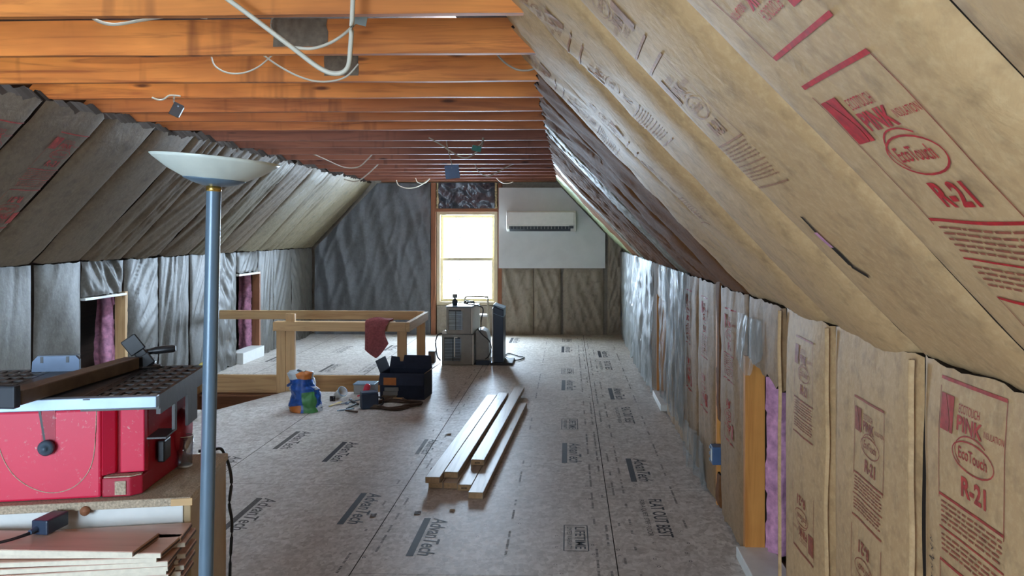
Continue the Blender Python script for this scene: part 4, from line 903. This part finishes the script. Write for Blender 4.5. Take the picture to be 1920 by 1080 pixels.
# bracket and yellow cap at the right of the wing
b = MB(); b.box(xt1-.02, xt1-.012, TB-.16, TB-.06, ZT-.15, ZT-.05); svr(b.build('wing_bracket', M['blackgrey']))
b = MB(); b.box(xt1-.02, xt1-.012, TF+.18, TF+.2, ZT-.13, ZT-.05); b.box(xt1-.06, xt1-.012, TF+.1, TF+.2, ZT-.1345, ZT-.13); svr(b.build('wing_strut', M['blackgrey'], weld=True))
b = MB(); b.lathe([(0, 0), (.012, 0), (.012, .012), (0, .014)], m=Matrix.Rotation(math.pi/2, 4, 'X'), c=(xt1-.01, TB+.006, ZT-.004), seg=16); svr(b.build('rail_cap', M['yellow']))
# mitre gauge with black handle
p = fl(268, 690, ZT); t = thing('mitre_gauge', 'black mitre gauge with a stubby handle on the saw table', 'mitre gauge', (p.x, p.y, ZT+.0015), rz=TH+.1)
mt = Matrix.Translation((.025, 0, .006)) @ Matrix.Rotation(-.62, 4, 'Y')
b = MB(); b.box(-.016, .016, -.02, .006, .0, .105, 0, mt); b.box(-.024, .024, -.026, -.02, .055, .108, 0, mt); b.box(-.024, .020, -.026, -.02, .004, .04, 0, mt); b.build('head', M['black'], t, .003)
b = MB(); b.lathe([(0, 0), (.05, 0), (.052, .006), (0, .008)], m=Matrix.Scale(.6, 4, (0, 1, 0))); b.build('protractor_plate', M['blackgrey'], t)
b = MB(); b.tube([(.0, 0, .045), (.022, 0, .048), (.03, 0, .050)], .009, curve=False); b.tube([(.026, 0, .049), (.036, 0, .050), (.085, 0, .054), (.092, 0, .0545)], .0115, 12, curve=False, taper=lambda u: .75 if u in (0, 1) else 1); b.build('handle', M['black'], t)
p = fl(106, 697, ZT); t = thing('fence_plate', 'slate blue metal plate with two slots standing on the left of the saw table', 'metal plate', (p.x, p.y, ZT+.0005), rz=TH)
b = MB(); b.prism([(-.068, 0, .0), (.062, 0, .0), (.062, 0, .034), (.052, 0, .046), (-.052, 0, .046), (-.066, 0, .03)], (0, .012, 0)); b.build('plate', M['slate'], t)
b = MB()
for x in (-.04, .03): b.box(x-.004, x+.004, -.001, .0, .026, .044)
b.build('slots', M['black'], t); bx('edge_strip', M['black'], (-.052, .062, .001, .011, .0465, .049), t)
# dust on the bench
SAW.rotation_euler = (0, 0, TH); BN.rotation_euler = (0, 0, TH)
b = MB(); b.grid(lambda u, v: rotd((xc+.04+(xB-.01-xc-.04)*u, yB0+.01+(yB1-yB0-.06)*v, ZB+.0005+.010*max(0, noise.noise(Vector((u*3, v*4, 2)))+.15)*math.sin(math.pi*u)**.5*math.sin(math.pi*v)**.5)), 24, 24)
tag(b.build('sawdust', M['dust']), 'sawdust heaped on the bench right of the saw', 'sawdust', kind='stuff')
# tumbler
p = fl(347, 876, ZB); t = thing('drinking_glass', 'clear drinking glass on the bench between the saw and the lamp pole', 'glass', (p.x, p.y, ZB+.004))
b = MB(); b.lathe([(0, 0), (.020, 0), (.0235, .09), (.022, .09), (.019, .006), (0, .006)], seg=32); b.build('tumbler', M['tumbler'], t); b = MB(); b.lathe([(.0235, .0895), (.0238, .0915), (.022, .0915), (.022, .0895)]); b.lathe([(.0203, .0), (.0206, .004), (.019, .005), (.0, .0055)], seg=32); b.build('rim', M['ac_white'], t)
# bench cord
CYB = rotd((xB, yB1, 0)).y+.03; _cb = MB(); _cb.tube([fl(372, 846, ZB+.012), fl(400, 843, ZB+.012)]+[aty(*q, CYB) for q in ((416, 843), (429, 872), (434, 905), (430, 945), (435, 985), (431, 1080), (430, 1300))], .005, 6); local(SAW, _cb.build('power_cord', M['black']))
# planks
ZP = .80; wk = thing('trestle_table', 'low plain table carrying the stack of maple planks', 'table', (xB, yB0, 0))
local(wk, bx('table_top', M['white'], (xB-.75, xB-.01, yB0-.30, yB0-.012, .64, .67), bevel=.004))
for x in (xB-.74, xB-.06):
    for y in (yB0-.29, yB0-.06): local(wk, bx('leg', M['tan'], (x, x+.04, y, y+.04, 0, .64), bevel=.003))
wk.rotation_euler = (0, 0, TH)
PL = .66; th = .0142
def plank(x1, y1, z, rz, label, w_=.12):
    b = MB(); b.box(-PL, 0, 0, w_, .0, .013); o = b.build('floor_plank', M['plank'], bevel=.0012); o.location = (x1, y1, z); o.rotation_euler = (0, 0, rz)
    b = MB(); b.box(-PL+.001, -.0005, -.0016, .0008, .001, .0115); b.build('pale_edge', M['plank_edge'], o)
    b = MB(); b.box(-.002, .0012, .001, w_-.001, .003, .008); b.build('end_groove', M['cordbrown'], o)
    return tag(o, label, 'plank', 'maple planks stacked before the bench')
for k in range(9):
    z = ZP-.013-k*th; px = [249, 302, 294, 315, 315, 312, 316, 310, 312][k]; py = [1040, 1042, 1050, 1057, 1066, 1073, 1082, 1090, 1098][k]
    q = fl(px, py, z+.006)
    ang = [-.5, 2.5, 7, 9.5, 11, 10.5, 11, 10.6, 11][k]
    plank(q.x, q.y, z, math.radians(ang), 'topmost maple plank at the front of the stack before the bench' if k == 0 else f'maple plank in the front stack before the bench, {ORD[k]} from the top', .118 if k < 2 else .10)
for k in range(8):
    z = ZP-.013-(k+1)*th; e = [.004, .014, -.006, .015, -.002, .012, .004, .008][k]; q = rotd((xB+e, yB0-.112, z))
    plank(q.x, q.y, z, TH, 'uppermost maple plank in the rear row against the bench' if k == 0 else f'maple plank in the rear row against the bench, {ORD[k]} from the top', .10)
# adapter on the planks
p = fl(94, 992, ZP); t = thing('power_adapter', 'small dark power adapter with a thin cord on the maple planks', 'adapter', (p.x, p.y-.045, ZP+.0016), rz=math.radians(-6))
bx('adapter_body', M['navy'], (-.02, .024, 0, .075, 0, .036), t, .004)
b = MB(); b.tube([(-.004, .0, .016), (-.006, -.02, .014)], .006, curve=False); b.build('strain_relief', M['slate'], t)
b = MB(); b.tube([(-.006, -.02, .014), (-.03, -.05, .008), (-.07, -.10, .004), (-.10, -.16, -.02), (-.10, -.20, -.1)], .0022, 6); b.tube([(.0, -.005, .01), (-.024, -.056, .008), (-.064, -.106, .004), (-.092, -.165, -.02), (-.092, -.205, -.1)], .0022, 6); b.build('cord', M['black'], t)
# ------------------------------------------------------------------ torchiere lamp
DL = 1.78; pt, pb_ = aty(401, 352, DL), aty(386, 1080, DL); ax = (pt-pb_).normalized(); ft = pb_+ax*(-pb_.z/ax.z)
t = thing('floor_lamp', 'blue-grey torchiere floor lamp with a tilted white bowl in front of the bench', 'floor lamp', tuple(ft))
b = MB(); b.tube([ft, pt], .0158, 24, curve=False); local(t, b.build('pole', M['lamp_grey']))
b = MB(); b.lathe([(0, 0), (.13, 0), (.135, .01), (.12, .025), (.03, .035), (0, .036)], c=ft, seg=40); local(t, b.build('base', M['lamp_grey']))
tilt = Matrix.Rotation(math.radians(5.0), 4, 'Y'); c0 = pt
b = MB(); b.lathe([(.0125, -.010), (.0165, -.008), (.0165, .002), (.0125, .004)], c=c0, seg=28, m=tilt); local(t, b.build('collar', M['brass']))
b = MB(); b.lathe([(0, .003), (.025, .004), (.045, .009), (.066, .0175), (.0675, .0195), (0, .021)], c=c0, seg=44, m=tilt); local(t, b.build('bowl_cup', M['lamp_grey']))
b = MB(); b.lathe([(.066, .0195), (.10, .036), (.132, .058), (.139, .0645), (.137, .0655), (.128, .060), (.098, .040), (.06, .024), (0, .022)], c=c0, seg=56, m=tilt); local(t, b.build('lamp_shade', M['lamp_white']))
# ------------------------------------------------------------------ cables and boxes under the ceiling
def hang(name, pts, r, mat, label, y, group='loose ceiling cables'):
    ys = y if isinstance(y, (list, tuple)) else [y]*len(pts)
    return cord(name, [aty(px, py, q) for (px, py), q in zip(pts, ys)], r, mat, label, 'cable', 8, group)
hang('ceiling_cable', [(418, -8), (470, 30), (540, 83), (600, 128), (632, 138), (652, 126), (657, 90), (660, 40), (662, -10)], .0085, M['cable'], 'thick white cable looping down below the nearest joist', 2.74-.06)
hang('ceiling_cable', [(168, 28), (185, 40), (215, 46), (260, 39), (310, 31), (350, 29), (388, 33)], .0065, M['cable'], 'white cable sagging between the two nearest joists at left', 3.1)
hang('ceiling_cable', [(552, 89), (585, 91), (620, 80), (650, 60), (670, 38), (700, 8)], .0065, M['cable'], 'white cable running up to the grey junction box', 3.2)
hang('ceiling_cable', [(395, 98), (402, 122), (425, 136), (455, 137), (485, 125), (512, 102)], .004, M['cable'], 'thin white cable hanging as a half loop in front of the third joist', 3.8)
hang('ceiling_cable', [(492, 102), (520, 122), (555, 141), (590, 152), (622, 152), (650, 143), (672, 120)], .0045, M['cable'], 'thin white cable sagging below the thick loop', 3.8)
hang('ceiling_cable', [(513, 62), (508, 45), (514, 30), (524, 27), (529, 32)], .004, M['cable_dim'], 'short dim cable curl on the grey plaster smear', 3.34)
hang('ceiling_cable', [(928, 97), (945, 116), (968, 130), (990, 132), (1003, 128)], .005, M['cable_dim'], 'short cable looping from the third joist to the right slope', 3.85)
hang('ceiling_cable', [(285, 183), (297, 187), (307, 186), (318, 179), (338, 180)], .005, M['cable'], 'short white cable end above the black dangling box', 4.42)
hang('ceiling_cable', [(545, 284), (580, 287), (612, 300), (645, 314), (672, 313), (690, 298), (706, 283), (735, 275)], .006, M['cable_dim'], 'long dim cable snaking under the far joists at left', 8.1)
hang('ceiling_cable', [(645, 336), (668, 340), (685, 330), (705, 312), (718, 298)], .007, M['cable_dim'], 'dim cable rising beside the top of the left slope', 9.3)
hang('ceiling_cable', [(804, 258), (828, 272), (852, 288), (874, 296), (895, 284), (904, 272), (907, 258)], .006, M['cable_dim'], 'dim cable looping past the small green box', 6.6)
hang('ceiling_cable', [(743, 338), (748, 348), (765, 353), (785, 349), (806, 335)], .007, M['cable'], 'white cable swag above the grey sheet near the gable', 11.5)
hang('ceiling_cable', [(779, 333), (783, 342), (795, 344), (806, 335)], .006, M['cable'], 'small white cable loop beside the swag near the gable', 11.45)
hang('ceiling_cable', [(890, 308), (898, 322), (912, 330), (925, 327), (945, 316), (966, 306)], .006, M['cable_dim'], 'dim cable hanging right of the blue box', 9.0)
hang('ceiling_cable', [(926, 326), (935, 338), (948, 344), (962, 341)], .007, M['cable'], 'short white cable near the top of the drywall panel', 11.4)
def jbox(px, py, y, w_, h, mat, label, rot, cpts=None):
    p = aty(px, py, y); t = thing('junction_box', label, 'junction box', tuple(p), 'loose ceiling boxes'); t.rotation_euler = rot
    bx('box_body', mat, (-w_/2, w_/2, -.022, .022, -h/2, h/2), t, .006); bx('lid', mat, (-w_/2-.003, w_/2+.003, -.026, -.0225, -h/2-.003, h/2+.003), t, .003)
    b = MB(); b.lathe([(0, 0), (.005, 0), (.005, .003), (0, .004)], m=Matrix.Rotation(math.pi/2, 4, 'X'), c=(0, -.026, h*.3), seg=12); b.build('screw', M['steel'], t)
    if cpts:
        b = MB(); b.tube([aty(*q, y+.0) for q in cpts], .005, 6); local(t, b.build('cord', M['cable_dim']))
    return t
jbox(675, 29, 3.1, .055, .055, M['box_grey'], 'pale grey junction box between the two nearest joists', (.5, .2, .3))
jbox(332, 207, 4.42, .05, .07, M['black'], 'small black box dangling below the fourth joist at left', (0, .45, .3), [(327, 180), (326, 190), (330, 198)])
jbox(848, 322, 7.1, .12, .115, M['box_blue'], 'square blue junction box dangling above the window', (.1, -.1, .1), [(836, 258), (840, 280), (848, 311)])
jbox(893, 278, 6.55, .07, .04, M['green_pl'], 'small green box hanging near the right end of the joists', (.2, .2, .3), [(905, 258), (903, 268), (895, 276)])
bpy.context.view_layer.update()
